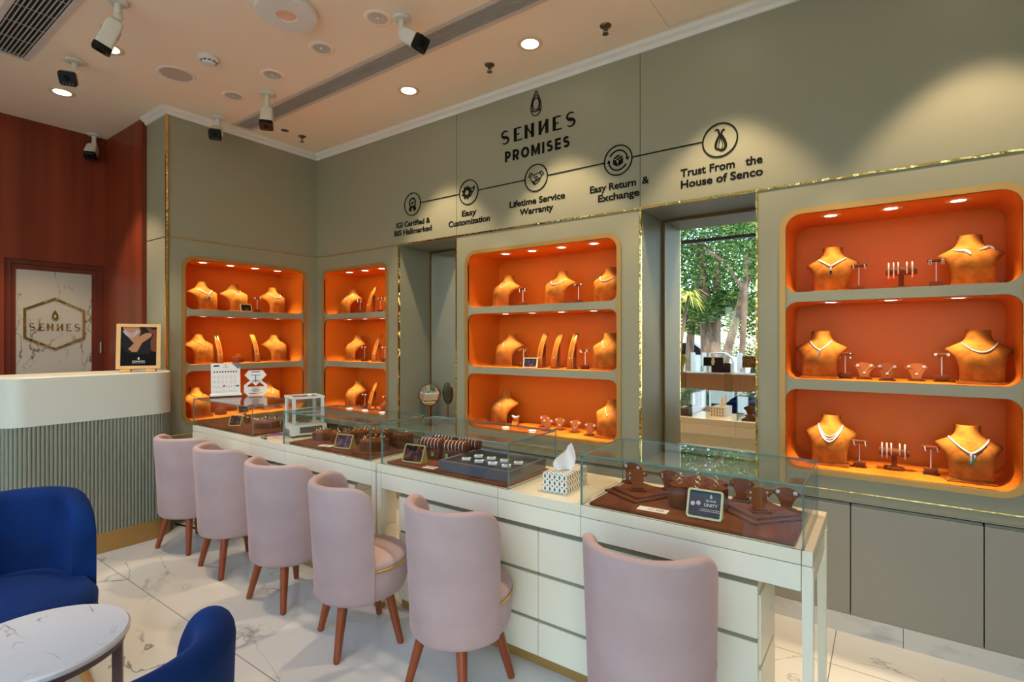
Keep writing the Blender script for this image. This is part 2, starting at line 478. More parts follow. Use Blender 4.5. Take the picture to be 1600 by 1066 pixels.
def text(name, s, size, material, parent=None, loc=(0, 0, 0), rot=(0, 0, 0), width=None, height=None, **kw):
    me = text_mesh(name, s, size, **kw)
    xs = [v.co.x for v in me.vertices]; ys = [v.co.y for v in me.vertices]
    if width and xs:
        k = width / (max(xs) - min(xs))
        for v in me.vertices: v.co.x *= k
    if height and ys:
        k = height / (max(ys) - min(ys))
        for v in me.vertices: v.co.y *= k
    me.materials.append(material)
    o = bpy.data.objects.new(name, me); COL.objects.link(o)
    if parent: o.parent = parent
    o.location = loc; o.rotation_euler = rot
    return o
MXZ = Matrix(((1, 0, 0, 0), (0, 0, -1, 0), (0, 1, 0, 0), (0, 0, 0, 1)))     # local XY plate -> wall plane facing -y (Z -> -y)
MYZ = Matrix(((0, 0, 1, 0), (1, 0, 0, 0), (0, 1, 0, 0), (0, 0, 0, 1)))      # local XY plate -> plane facing +x (X -> y)
WALLROT = (PI / 2, 0, 0)
ENDROT = (PI / 2, 0, PI / 2)

# ================================================================== ROOM SHELL
CEILZ = 3.26
GZ = 2.257            # gold line height
LGZ = 0.698           # low gold line height
struct(MB().box(-1.3, 6.3, -4.5, 0.45, -0.06, 0).build('floor', FLOOR, angle=0))
struct(MB().box(-1.3, 6.3, -4.5, 0.45, CEILZ, CEILZ + .06).build('ceiling', CEIL, angle=0))
NB = (0.119, 1.013); NC = (1.944, 3.174); ND = (4.126, 5.028); NA = (-1.188, -0.146)
NZ0, NZ1 = 0.794, 2.100
ALC = [(1.172, 1.822), (3.332, 3.982)]
holes = [rrect(a - .012, b_ + .012, NZ0 - .012, NZ1 + .012, .085) for a, b_ in (NB, NC, ND)]
holes += [[(a, .70), (b_, .70), (b_, GZ - .005), (a, GZ - .005)] for a, b_ in ALC]
struct(MB().plate([(-.03, .655), (6.3, .655), (6.3, CEILZ), (-.03, CEILZ)], holes, -.03, 0, 0, MXZ).build('wall_back', WALL, angle=0))
struct(MB().plate([(-1.319, 0), (0, 0), (0, CEILZ), (-1.319, CEILZ)], [rrect(NA[0] - .012, NA[1] + .012, NZ0 - .012, NZ1 + .012, .085)], -.03, 0, 0, MYZ).build('wall_end', WALL, angle=0))
struct(MB().box(-.385, -.031, -1.319, -1.28, 0, CEILZ).build('wall_return', WALL, angle=0))
struct(MB().box(-1.2, -.386, -1.352, -1.28, 0, CEILZ).build('wall_wood_return', REDW, angle=0))
# red wooden wall on the left with the door opening
struct(MB().plate([(-4.5, 0), (-1.352, 0), (-1.352, CEILZ), (-4.5, CEILZ)], [[(-2.03, 0.001), (-1.366, 0.001), (-1.366, 2.11), (-2.03, 2.11)]], -1.26, -1.18, 0, MYZ).build('wall_left', REDW, angle=0))
struct(MB().box(6.3, 6.36, -4.5, 0.45, 0, CEILZ).build('wall_right', WALL, angle=0))
dr = struct(MB().box(-1.255, -1.232, -1.985, -1.41, 0.01, 2.075).build('door_1', REDD, angle=0), 'red wooden door with a white marble panel')
MB().plate([(-2.03, .002), (-1.366, .002), (-1.366, 2.11), (-2.03, 2.11)], [[(-1.985, .002), (-1.412, .002), (-1.412, 2.072), (-1.985, 2.072)]], -1.25, -1.205, 0, MYZ).build('door_frame', REDD, dr, angle=0)
MB().plate([(-1.985, .01), (-1.412, .01), (-1.412, 2.07), (-1.985, 2.07)], [[(-1.955, .3), (-1.452, .3), (-1.452, 2.03), (-1.955, 2.03)]], -1.232, -1.216, 0, MYZ).build('door_leaf_border', REDD, dr, angle=0)
MB().box(-1.232, -1.222, -1.955, -1.452, .3, 2.03).build('marble_panel', DOORM, dr, angle=0)
MB().cyl((-1.200, -1.392, 1.33), .009, .1, 10, 0).build('hinge', CHROME, dr)
# gold hexagon sign on the door panel
hx = thing('door_sign', 'gold hexagon outline with droplet emblem and SENNES letters on marble door', 'sign', (-1.221, -1.705, 1.585), ENDROT)
hex_pts = [(0, .215), (.195, .118), (.195, -.118), (0, -.215), (-.195, -.118), (-.195, .118)]
MB().stroke(hex_pts, .017, 0, .006, 0, True).build('hexagon_outline', GOLD, hx, angle=0)

def emblem_mb(h, w=None, lw=None):
    """droplet mark: outer drop, upper inner ring, lower loop; local XY, origin at the bottom centre"""
    w = w or h * .47; lw = lw or h * .045
    mb = MB()
    def drop(y0, y1, ww, k):
        pts = []
        for i in range(40):
            a = 2 * PI * i / 40
            s = math.sin(a / 2)
            x = ww / 2 * math.sin(a) * (s ** k)
            y = y1 - (y1 - y0) * (1 - math.cos(a)) / 2
            pts.append((x * 1.28, y))
        return pts
    mb.stroke(drop(0, h, w, 1.0), lw, 0, .003, 0, True)
    mb.stroke(drop(h * .16, h * .84, w * .72, .8), lw * .9, 0, .003, 0, True)
    mb.stroke([(w * .30 * math.cos(2 * PI * i / 32), h * .47 + h * .235 * math.sin(2 * PI * i / 32)) for i in range(32)], lw * .9, 0, .003, 0, True)
    mb.stroke([(w * .49 * math.cos(a), h * .30 + h * .14 * math.sin(a)) for a in [PI + PI * i / 16 for i in range(17)]], lw * .9, 0, .003, 0)
    return mb
def sennes(parent, cx, y0, width, h, material, th=.003, bold=1.0):
    """SENNES word mark with a mirrored second N, thick-and-thin strokes; local XY"""
    xs = [0.0, .182, .338, .533, .723, .905]       # left of each letter / width
    k = width
    tk = .032 * k * bold; tn = .0105 * k * bold
    x_ = lambda i: cx - width / 2 + xs[i] * k
    def E_(i):
        x = x_(i); w = .115 * k
        return MB().stroke([(x + tk / 2, y0), (x + tk / 2, y0 + h)], tk, 0, th).stroke([(x, y0 + tn / 2), (x + w, y0 + tn / 2)], tn, 0, th + .0002).stroke([(x, y0 + h - tn / 2), (x + w * .9, y0 + h - tn / 2)], tn, 0, th + .0002).stroke([(x, y0 + h * .5), (x + w * .66, y0 + h * .5)], tn, 0, th + .0002)
    def N_(i, mir):
        x = x_(i); w = .128 * k
        a, c = (x + tk / 2, x + w - tk / 2)
        mb = MB()
        if not mir:
            mb.stroke([(a, y0), (a, y0 + h)], tk, 0, th); mb.stroke([(c, y0), (c, y0 + h)], tk, 0, th)
            mb.stroke([(a - tk * .3, y0 + h), (c + tk * .3, y0)], tn * 1.3, 0, th + .0002)
        else:
            mb.stroke([(a, y0), (a, y0 + h)], tk, 0, th); mb.stroke([(c, y0), (c, y0 + h)], tk, 0, th)
            mb.stroke([(a - tk * .3, y0), (c + tk * .3, y0 + h)], tn * 1.3, 0, th + .0002)
        return mb
    def S_(i):
        x = x_(i); w = .098 * k; pts = []; ws = []
        for j in range(41):
            t_ = j / 40
            if t_ < .5:
                a = math.radians(40 + (270 - 40) * (t_ / .5)); px_, py_ = x + w / 2 + w / 2 * .92 * math.cos(a), y0 + h * .745 + h * .245 * math.sin(a)
            else:
                a = math.radians(90 - (230) * ((t_ - .5) / .5)); px_, py_ = x + w / 2 + w / 2 * math.cos(a), y0 + h * .255 + h * .245 * math.sin(a)
            pts.append((px_, py_)); ws.append(tn + (tk * .95 - tn) * math.exp(-((t_ - .5) / .2) ** 2))
        return MB().stroke(pts, ws, 0, th)
    mbs = [S_(0), E_(1), N_(2, False), N_(3, True), E_(4), S_(5)]
    mb = MB()
    for q in mbs: mb.add(q.v, q.f)
    return mb.build('brand_lettering', material, parent, angle=0)
o = emblem_mb(.085, lw=.006).build('droplet_emblem', GOLD, hx, angle=0); o.location = (0, .028, 0)
sennes(hx, 0, -.058, .33, .06, GOLD, bold=1.15)

# alcoves with their mirrors
for k, (a, b_) in enumerate(ALC):
    mb = MB()
    mb.box(a - .02, a, .03, .40, .68, GZ + .02).box(b_, b_ + .02, .03, .40, .68, GZ + .02)
    mb.box(a, b_, .03, .40, GZ - .005, GZ + .02).box(a, b_, .03, .40, .68, .70).box(a - .02, b_ + .02, .40, .42, .68, GZ + .02)
    struct(mb.build('wall_alcove_%d' % (k + 1), WALL, angle=0))
    m = thing('wall_mirror', ('tall mirror at the back of the empty alcove behind the round vanity mirror', 'tall mirror in the alcove reflecting trees and the shop window')[k], 'mirror', ((a + b_) / 2, .39, .70))
    w = (b_ - a) / 2 - .002; h = GZ - .005 - .70 - .002
    MB().box(-w + .014, w - .014, -.013, .008, .014, h - .014).build('mirror_pane', MIRROR, m, angle=0)
    MB().plate([(-w, 0), (w, 0), (w, h), (-w, h)], [[(-w + .016, .016), (w - .016, .016), (w - .016, h - .016), (-w + .016, h - .016)]], -.008, .018, 0, MXZ).build('bronze_frame', BRONZE, m, angle=0)

# gold trim lines
def strip(name, x0, x1, y0, y1, z0, z1, m=GOLD): return struct(MB().box(x0, x1, y0, y1, z0, z1).build(name, m, angle=0))
tn_ = 0
def trim(x0, x1, y0, y1, z0, z1, m=GOLD):
    global tn_
    tn_ += 1
    return strip('trim_%d' % tn_, x0, x1, y0, y1, z0, z1, m)
trim(0.0, .004, -1.31, 0, GZ - .004, GZ + .005, SATIN)
trim(.004, 1.160, -.004, 0, GZ - .004, GZ + .005, SATIN)
trim(1.160, 1.834, -.005, .001, GZ - .006, GZ + .007)
trim(1.834, 3.320, -.005, 0, GZ - .005, GZ + .006)
trim(3.320, 3.994, -.006, .001, GZ - .007, GZ + .007)
trim(3.994, 6.3, -.005, 0, GZ - .005, GZ + .006)
for a, b_ in ALC:
    trim(a - .009, a + .001, -.005, .012, .70, GZ - .006)
    trim(b_ - .001, b_ + .009, -.005, .012, .70, GZ - .006)
trim(.004, 6.3, -.003, 0, LGZ - .003, LGZ + .003)
trim(0.0, .004, -1.31, -.004, LGZ - .005, LGZ + .004)
trim(-.004, .012, -1.331, -1.315, 0, 3.215)
trim(-.385, -.006, -1.3205, -1.319, GZ - .003, GZ + .003, DARK)
for x in (1.828, 3.326):
    trim(x - .0015, x + .0015, -.0008, 0, GZ + .008, 3.21, DARK)
trim(0.0, .003, -.003, 0, GZ + .006, 3.21, NGREY)
# cove at the ceiling
prof = [(0, 3.207), (.012, 3.207), (.02, 3.226), (.042, 3.238), (.05, CEILZ - .0005), (0, CEILZ - .0005)]
path = [((-.385, -1.319), (0, -1)), ((0, -1.319), (1, -1)), ((0, 0), (1, -1)), ((6.3, 0), (0, -1))]
struct(MB().loft([[(p[0] + o_[0] * d, p[1] + o_[1] * d, z) for d, z in prof] for p, o_ in path]).build('trim_cove', COVE, angle=30))
# baseboard of white marble along the back wall and cabinets under the niches
struct(MB().box(.02, 6.3, -.004, .02, 0, .093).build('baseboard_back', SKIRT, angle=0))
trim(4.6195, 4.6215, -.0046, 0, 0, .093, DARK)
edges = [.01, .276, .769, 1.262, 1.755, 2.248, 2.741, 3.234, 3.727, 4.212, 4.412, 4.905, 5.398, 5.891, 6.29]
for i in range(len(edges) - 1):
    a, b_ = edges[i], edges[i + 1]
    if b_ < 1.2 or b_ > 5.9: continue
    nm = ['under the corner niche', 'under the alcove with the vanity mirror', 'left of centre under the middle niche', 'under the middle niche', 'right end under the middle niche'][min(4, max(0, i - 2))] if i < 7 else ''
    lab = {8: 'grey base cabinet under the tall mirror behind the counter end', 9: 'narrow grey base cabinet just behind the counter end leg', 10: 'wide grey base cabinet under the right niche beside the counter leg', 11: 'grey base cabinet under the far right end of the right niche', 12: 'grey base cabinet beyond the right niche'}.get(i, 'grey base cabinet behind the glass counters, ' + (nm or 'under the left part of the tall mirror'))
    c = thing('base_cabinet', lab, 'cabinet', (a, 0, .094), 0, 'base cabinets along the back wall')
    MB().box(.001, b_ - a - .001, .024, .38, 0, .552).build('body', DARK, c, angle=0)
    d = MB().box(.0022, b_ - a - .0022, 0, .022, 0, .536, 0, .001).build('door', CABINET, c, angle=0)
    MB().box(.004, b_ - a - .004, .012, .022, .536, .546).build('finger_pull', NGREY, d, angle=0)
struct(MB().box(.004, 6.3, 0, .02, .648, .654).build('trim_cabinet_rail', CABINET, angle=0))

# ------------------------------------------------------------------ lit display niches
def arc(cx, cy, r, a0, a1, n=7): return [(cx + r * math.cos(a0 + (a1 - a0) * i / n), cy + r * math.sin(a0 + (a1 - a0) * i / n)) for i in range(n + 1)]
SHZ = [(.794, 1.195), (1.246, 1.646), (1.697, 2.100)]
RI = .055
def niche(name, label, origin, rot, x0, x1, lamps, right_open=False):
    """local frame: X along the wall, Y into the wall, Z up"""
    t = thing(name, label, 'display niche', origin, rot, 'orange lit niches in the grey walls')
    MB().plate(rrect(x0 - .028, x1 + .028, NZ0 - .028, NZ1 + .028, .10, 8), [rrect(x0, x1, NZ0, NZ1, .075, 8)], -.012, .008, 0, MXZ).build('gold_frame', SATIN, t, angle=0)
    for k, (z0, z1) in enumerate(SHZ):
        rs = (.075 if k == 0 else RI, .075 if k == 0 else RI, .075 if k == 2 else RI, .075 if k == 2 else RI)
        lp = rrect(x0, x1, z0, z1, .05, 7, rs)
        n = len(lp)
        rb = rrect(x0 + .001, x1 - .001, z0 + .001, z1 - .001, .05, 7, rs)
        mb = MB().loft([[(a, .0005 if k_ == 0 else .40, b) for a, b in lp] for k_ in range(2)], 0, True, False, True)
        # outward skin so that the box has a thickness from outside
        ln = mb.build('compartment', ORANGE, t, angle=30, fix=True)
        for xl in lamps:
            hy = .125
            lm = thing_part('downlight', t, (xl, hy, z1 - .0015))
            MB().lathe([(.029, -.001), (.047, -.001), (.049, .001), (.049, .004), (.029, .004)], 20, 0, None, False).build('ring', NRING, lm)
            MB().lathe([(.001, .0005), (.0295, .0005)], 20, 0, None, False).build('lens', NLAMP, lm)
            ld = bpy.data.lights.new('niche_spot', 'SPOT'); ld.energy = LAMP_NICHE; ld.color = NWARM
            ld.spot_size = math.radians(74); ld.spot_blend = .6; ld.shadow_soft_size = .018
            lo_ = bpy.data.objects.new('niche_spot', ld); COL.objects.link(lo_); lo_.parent = lm; lo_.location = (0, 0, -.006)
    for z1, z0 in ((SHZ[0][1], SHZ[1][0]), (SHZ[1][1], SHZ[2][0])):
        r = RI
        pts = arc(x0 + r, z0 + r, r, PI, 1.5 * PI) + arc(x1 - r, z0 + r, r, 1.5 * PI, 2 * PI) + arc(x1 - r, z1 - r, r, 0, .5 * PI) + arc(x0 + r, z1 - r, r, .5 * PI, PI)
        MB().plate(pts, (), -.02, 0.0, 0, MXZ).build('shelf_edge', NGREY, t, angle=30)
    return t
def thing_part(name, parent, loc):
    o = bpy.data.objects.new(name, None); COL.objects.link(o); o.parent = parent; o.location = loc; o.empty_display_size = .03
    return o
niche('display_niche', 'orange lit niche in the short end wall, behind the calendar', (0, 0, 0), PI / 2, NA[0], NA[1], (-1.002, -.774, -.554, -.336))
niche('display_niche', 'narrow orange lit niche in the wall corner, left of the vanity mirror', (0, 0, 0), 0, NB[0], NB[1], (.342, .573, .812))
niche('display_niche', 'orange lit niche between the two tall alcoves, above the tissue box', (0, 0, 0), 0, NC[0], NC[1], (2.211, 2.452, 2.697, 2.949))
niche('display_niche', 'large orange lit niche at the right edge, beside the tall mirror', (0, 0, 0), 0, ND[0], ND[1], (4.319, 4.574, 4.829))

# ------------------------------------------------------------------ ceiling fittings
def downlight(x, y, label, on=True, group='lit ceiling downlights', spot=True):
    t = thing('downlight' if on else 'unlit_downlight', label, 'ceiling light', (x, y, CEILZ), 0, group)
    MB().lathe([(.05, -.002), (.062, -.006), (.076, -.004), (.08, -.0003), (.05, -.0003)], 28, 0, None, False).build('trim_ring', LAMPRING if on else CEIL, t)
    if on:
        MB().lathe([(.001, -.003), (.052, -.003)], 24, 0, None, False).build('lens', LAMPW, t)
        ld = bpy.data.lights.new('downlight_spot', 'SPOT'); ld.energy = LAMP_ROOM; ld.color = WARM
        ld.spot_size = math.radians(74); ld.spot_blend = .35; ld.shadow_soft_size = .04
        s = bpy.data.objects.new('downlight_spot', ld); COL.objects.link(s); s.parent = t; s.location = (0, 0, -.02)
    else:
        MB().lathe([(.001, -.0006), (.03, -.0006), (.05, -.004), (.055, -.004)], 24, 0, None, False).build('reflector', LAMPOFF, t)
        MB().sphere((0, 0, -.004), .012, 0, 10, (1, 1, .5)).build('bulb', DIAM, t)
    return t
downlight(1.736, -.418, 'lit ceiling downlight near the wall above the first two promise badges')
downlight(2.784, -.405, 'lit ceiling downlight near the wall, right of the droplet emblem')
downlight(3.83, -.41, 'lit ceiling downlight above the wall left of the right niche')
downlight(4.88, -.41, 'lit ceiling downlight above the right niche')
downlight(-.344, -1.873, 'lit ceiling downlight above the reception desk, farthest left')
downlight(.628, -1.881, 'lit ceiling downlight just below the nearest security camera')
for x, s in ((.618, 'farthest left of the row'), (1.147, 'second of the row'), (1.705, 'third of the row, near the round detector'), (2.23, 'nearest the camera with the black square face')):
    downlight(x, -1.115, 'unlit recessed ceiling lamp, ' + s, False, 'unlit ceiling lamps')
# linear grilles
def grille(name, label, x0, x1, y0, y1, n, step):
    t = thing(name, label, 'air vent', ((x0 + x1) / 2, (y0 + y1) / 2, CEILZ), 0)
    hx_, hy_ = (x1 - x0) / 2, (y1 - y0) / 2
    MB().plate([(-hx_ - .03, -hy_ - .03), (hx_ + .03, -hy_ - .03), (hx_ + .03, hy_ + .03), (-hx_ - .03, hy_ + .03)], [[(-hx_, -hy_), (hx_, -hy_), (hx_, hy_), (-hx_, hy_)]], -.007, -.0003).build('grille_frame', GFRAME, t, angle=0)
    MB().box(-hx_, hx_, -hy_, hy_, -.0012, -.0004).build('dark_back', DARK, t, angle=0)
    mb = MB()
    for i in range(n):
        y = -hy_ + (i + .5) * 2 * hy_ / n
        mb.box(-hx_, hx_, y - .0025, y + .0025, -.008, -.002)
    mb.build('slats', GRILLE, t, angle=0)
    mb = MB(); x = -hx_ + .03
    while x < hx_:
        mb.box(x - .002, x + .002, -hy_, hy_, -.005, -.0015); x += step
    mb.build('lattice', GRILLE, t, angle=0)
grille('linear_grille', 'long slotted air grille running along the ceiling beside the grey wall', .12, 4.6, -.845, -.725, 9, .45)
grille('linear_grille', 'wide slotted air grille in the ceiling corner above the reception desk', .06, 1.3, -2.345, -2.165, 9, .22)
# speaker, smoke detector, round device, sprinklers, hatch
t = thing('ceiling_speaker', 'flat round white ceiling speaker behind the nearest security camera', 'speaker', (.622, -1.5, CEILZ))
MB().lathe([(.001, -.004), (.095, -.004)], 32, 0, None, False).build('mesh_cover', mat('speaker_mesh', srgb(186, 170, 152), .8), t)
MB().lathe([(.095, -.004), (.108, -.006), (.115, -.0004), (.095, -.0004)], 32, 0, None, False).build('rim', COVE, t)
t = thing('smoke_detector', 'small domed smoke detector beside the ceiling speaker', 'smoke detector', (1.021, -1.473, CEILZ))
MB().lathe([(.06, -.0004), (.062, -.014), (.052, -.022)], 28, 0).build('base', COVE, t)
MB().lathe([(.044, -.022), (.042, -.034), (.03, -.044), (.001, -.046)], 24, 0, None, False).build('dome', COVE, t)
mb = MB()
for k in range(10):
    a = 2 * PI * k / 10
    mb.box(-.008, .008, .0405, .0435, -.034, -.026, 0, 0, Matrix.Rotation(a, 4, 'Z'))
mb.build('slots', DARK, t, angle=0)
t = thing('ceiling_detector', 'large round white ceiling device with an orange-tinted centre, top edge', 'detector', (1.883, -1.457, CEILZ))
MB().lathe([(.16, -.0004), (.163, -.02), (.155, -.034), (.055, -.038), (.05, -.034)], 40, 0, None, False).build('body', COVE, t)
MB().lathe([(.001, -.031), (.051, -.034)], 28, 0, None, False).build('lens', mat('detector_lens', srgb(240, 190, 160), .3), t)
def sprinkler(x, y, label):
    t = thing('sprinkler', label, 'sprinkler', (x, y, CEILZ), 0, 'ceiling sprinklers')
    MB().lathe([(.034, -.0004), (.032, -.006), (.016, -.012)], 20, 0).build('escutcheon', SPRK, t)
    mb = MB().cyl((0, 0, -.03), .007, .02, 10)
    for s in (-1, 1): mb.tube([(s * .009, 0, -.012), (s * .013, 0, -.03), (s * .005, 0, -.047)], .0025, 6)
    mb.lathe([(.018, -.05), (.018, -.047)], 14, 0)
    mb.build('head', SPRK, t)
sprinkler(2.433, -.357, 'metal sprinkler on the ceiling between the two lit wall downlights')
sprinkler(3.24, -.306, 'metal sprinkler on the ceiling nearest the right wall panel')
sprinkler(.329, -.371, 'metal sprinkler in the ceiling corner above the end-wall niche')
tag(MB().lathe([(.001, -.003), (.03, -.003), (.034, -.0004)], 16, 0, Matrix.Translation((.324, -.532, CEILZ))).build('ceiling_sensor', SPRK), 'tiny flat sensor disc on the ceiling corner behind the hanging camera', 'sensor')
struct(MB().plate([(3.53, -.98), (4.1, -.98), (4.1, -.08), (3.53, -.08)], [[(3.533, -.977), (4.097, -.977), (4.097, -.083), (3.533, -.083)]], CEILZ - .0012, CEILZ - .0002).build('ceiling_hatch_line', GFRAME, angle=0))

def cctv(x, y, d, label, arm=.075, L=.17, sc=1.0, roll=0.0, lens=False):
    t = thing('security_camera', label, 'security camera', (x, y, CEILZ), 0, 'bullet security cameras on the ceiling')
    MB().lathe([(.052, -.0004), (.052, -.006), (.044, -.014), (.02, -.018)], 28, 0).build('mount_plate', CCTVW, t)
    d = Vector(d).normalized()
    j = Vector((0, 0, -arm))
    MB().tube([(0, 0, -.012), (0, 0, -arm * .6), tuple(j)], [.017, .017, .02], 12).sphere(tuple(j), .024, 0, 12).build('bracket_arm', CCTVW, t)
    up = Vector((0, 0, 1)) - d * d.z
    up = up.normalized() if up.length > .05 else Vector((0, 1, 0))
    s = d.cross(up).normalized()
    M = Matrix(((s.x, up.x, d.x, j.x), (s.y, up.y, d.y, j.y), (s.z, up.z, d.z, j.z), (0, 0, 0, 1))) @ Matrix.Rotation(roll, 4, 'Z')
    def ring(z, w, h, r): return [(a, b, z) for a, b in rrect(-w, w, -h, h, r, 5)]
    h0 = .018
    b = MB().loft([ring(h0, .02, .02, .015), ring(h0 + .012, .036, .034, .014), ring(h0 + .04, .042, .039, .015), ring(h0 + L - .03, .044, .041, .015)], 0, True, True, True, M).build('body', CCTVW, t)
    f = MB().loft([ring(h0 + L - .03, .0455, .0425, .016), ring(h0 + L - .004, .0455, .0425, .016), ring(h0 + L, .041, .038, .014)], 0, True, True, True, M).build('front_glass', mat_get('camera_glass'), t)
    mb = MB()
    for q in range(4): mb.sphere((-.024 + q * .016, -.028, h0 + L + .0005), .005, 0, 8, (1, 1, .3), M)
    mb.build('infrared_lamps', mat_get('camera_led'), f)
    MB().lathe([(.001, h0 + L + .0025), (.016, h0 + L + .002), (.018, h0 + L)], 18, 0, M @ Matrix.Translation((0, .006, 0)), False).build('lens', BLACK, f)
    return t, M, h0
mat('camera_glass', srgb(18, 18, 18), 0.3, spec=0.25)
mat('camera_led', srgb(86, 70, 56), 0.3)
def mat_get(n): return MATS[n]
t, M, h0 = cctv(1.215, -2.02, (-.26, -.30, -.92), 'large white bullet camera at the top left, seen from behind', .085, .19, roll=.5)
mb = MB()
mb.box(-.02, .02, -.042, -.0412, h0 + .07, h0 + .09, 0, 0, M).box(-.013, .013, -.042, -.0412, h0 + .052, h0 + .064, 0, 0, M)
mb.box(-.02, .02, .0412, .042, h0 + .07, h0 + .09, 0, 0, M).box(.0442, .045, -.02, .02, h0 + .07, h0 + .09, 0, 0, M).box(.0442, .045, -.012, .012, h0 + .05, h0 + .062, 0, 0, M)
mb.build('sticker', mat('camera_sticker', srgb(136, 120, 106), .6), t, angle=0)
cctv(.274, -1.96, (.72, -.42, -.62), 'white bullet camera with black face above the reception desk, between two downlights', .08, .15)
cctv(-1.13, -1.46, (.42, -.30, -.85), 'white bullet camera hanging at the corner of the red wood walls', .085, .15)
cctv(.135, -1.0, (.66, -.46, -.64), 'white bullet camera with black face above the end-wall niche', .09, .15)
cctv(.858, -.989, (.30, -.22, -.93), 'white bullet camera pointing down in front of the slotted grille', .10, .17)
cctv(2.34, -1.038, (.80, .05, -.58), 'white bullet camera in front of the grille, next to an unlit lamp', .085, .17)
struct(MB().box(-1.3, -1.27, -1.5, 0.5, -.06, CEILZ + .06).box(-1.3, 6.36, .45, .5, -.06, CEILZ + .06).build('outer_light_block', WALL, angle=0))  # unseen outer shell added to stop sky light leaking through the wall void

# ================================================================== SHOP FRONT AND OUTSIDE (seen in the mirrors)
FY = -4.45
mb = MB()
for x in (-1.18, 1.25, 3.72, 6.24): mb.box(x - .03, x + .03, FY - .05, FY + .03, 0, CEILZ)
mb.box(-1.2, 6.3, FY - .05, FY + .03, 2.955, 3.005).box(-1.2, 6.3, FY - .05, FY + .03, 0, .05)
struct(MB().box(-1.26, .25, FY - .1, FY - .052, 0, CEILZ).build('wall_front_light_block', WALL, angle=0))  # unseen opaque panel added to keep daylight off the left side
w1 = struct(mb.build('window_1', mat('window_frame', srgb(70, 70, 72), .5, .3), angle=0), 'shop window with a dark transom bar')
MB().box(-1.15, 6.21, FY - .012, FY - .004, .05, 2.955).box(-1.15, 6.21, FY - .012, FY - .004, 3.005, CEILZ).build('pane', WGLASS, w1, angle=0)
LZ = .965
lw = mat('ledge_wood', srgb(226, 164, 100), .45)
t = thing('window_display_ledge', 'fluted wooden display ledge with pale top along the shop window, in the tall mirror', 'display ledge', (0, 0, 0))
mb = MB(); x = 1.2
while x < 3.75:
    mb.lathe([(.0125, .72), (.0125, .955)], 8, 0, Matrix.Translation((x, -4.0, 0))); x += .022
mb.box(1.2, 3.75, -4.32, -4.0, .72, .955)
mb.build('fluted_front', lw, t)
MB().box(1.18, 3.77, -4.34, -3.98, .955, LZ, 0, .002).build('ledge_top', mat('ledge_top', srgb(226, 214, 192), .3), t, angle=0)
for x in (1.44, 2.085, 2.735, 3.38):
    MB().box(x - .05, x + .05, -4.33, -3.972, .715, LZ + .004, 0, .004).build('brass_block', SATIN, t)
for x in (1.3, 3.65):
    MB().box(x - .03, x + .03, -4.25, -4.15, 0, .72).build('post', lw, t, angle=0)
def riser(x0, x1, y0, y1, h, label):
    t = thing('acrylic_riser', label, 'display riser', ((x0 + x1) / 2, (y0 + y1) / 2, LZ + .0002), 0, 'clear risers on the window ledge')
    hx_, hy_ = (x1 - x0) / 2, (y1 - y0) / 2
    MB().box(-hx_, hx_, -hy_, hy_, h - .008, h).box(-hx_, -hx_ + .008, -hy_, hy_, 0, h - .008).box(hx_ - .008, hx_, -hy_, hy_, 0, h - .008).build('clear_table', ACRYL, t, angle=0)
    return t
riser(2.31, 2.64, -4.27, -4.13, .10, 'clear acrylic riser under the black clutch bag on the window ledge')
riser(2.86, 3.1, -4.27, -4.13, .09, 'clear acrylic riser under the leopard bag on the window ledge')
def clutch(x, y, z, w, h, d, m, label, clasp=None):
    t = thing('clutch_bag', label, 'handbag', (x, y, z))
    mb = MB().loft([[(a, -d / 2 + (1 - abs(a) / w * 1.2) * 0 , b) for a, b in rrect(-w / 2, w / 2, 0, h, .012, 4)], [(a * 1.02, 0, b) for a, b in rrect(-w / 2, w / 2, 0, h, .014, 4)], [(a, d / 2, b) for a, b in rrect(-w / 2, w / 2, 0, h, .012, 4)]])
    mb.build('bag_body', m, t)
    MB().box(-w / 2 + .01, w / 2 - .01, d / 2 - .001, d / 2 + .005, h * .35, h - .006, 0, .002).build('flap', m, t)
    if clasp:
        MB().lathe([(.001, .012), (.03, .012), (.036, 0)], 6, 0, Matrix.Translation((0, d / 2 + .004, h * .5)) @ Matrix.Rotation(-PI / 2, 4, 'X')).box(-.02, .02, d / 2 + .003, d / 2 + .01, h * .1, h * .98).build('clasp', JGOLD, t)
    return t
clutch(2.48, -4.2, LZ + .1006, .28, .125, .05, mat('black_leather', srgb(22, 21, 22), .5), 'black clutch bag with a big gold clasp on a clear riser in the shop window', True)
clutch(2.56, -4.30, LZ + .0004, .27, .14, .03, mat('maroon_leather', srgb(74, 24, 26), .5), 'maroon clutch bag behind the clear riser in the shop window')
LEO = mat('leopard_print', srgb(150, 100, 50), .7)
n, l, b = nodes(LEO); tc = n.new('ShaderNodeTexCoord'); vo = n.new('ShaderNodeTexVoronoi'); vo.inputs['Scale'].default_value = 60
r = ramp(n, [(.35, srgb(28, 20, 14)), (.5, srgb(190, 132, 64))]); l.new(tc.outputs['Object'], vo.inputs['Vector']); l.new(vo.outputs['Distance'], r.inputs[0]); l.new(r.outputs[0], b.inputs['Base Color'])
clutch(2.98, -4.2, LZ + .0906, .2, .16, .06, LEO, 'leopard print bag on a clear riser in the shop window')
t = thing('draped_display', 'olive yellow draped display form at the edge of the tall mirror', 'display form', (1.99, -4.17, LZ + .0004))
MB().loft([[(x, y, 0.0) for x, y in circ(0, 0, .05, 16)], [(x, y, .12) for x, y in circ(0, 0, .075, 16)], [(x + .03, y, .2) for x, y in circ(0, 0, .1, 16, .06)], [(x + .02, y, .26) for x, y in circ(0, 0, .06, 16, .04)]]).build('cloth_form', mat('olive_cloth', srgb(176, 160, 84), .9), t)

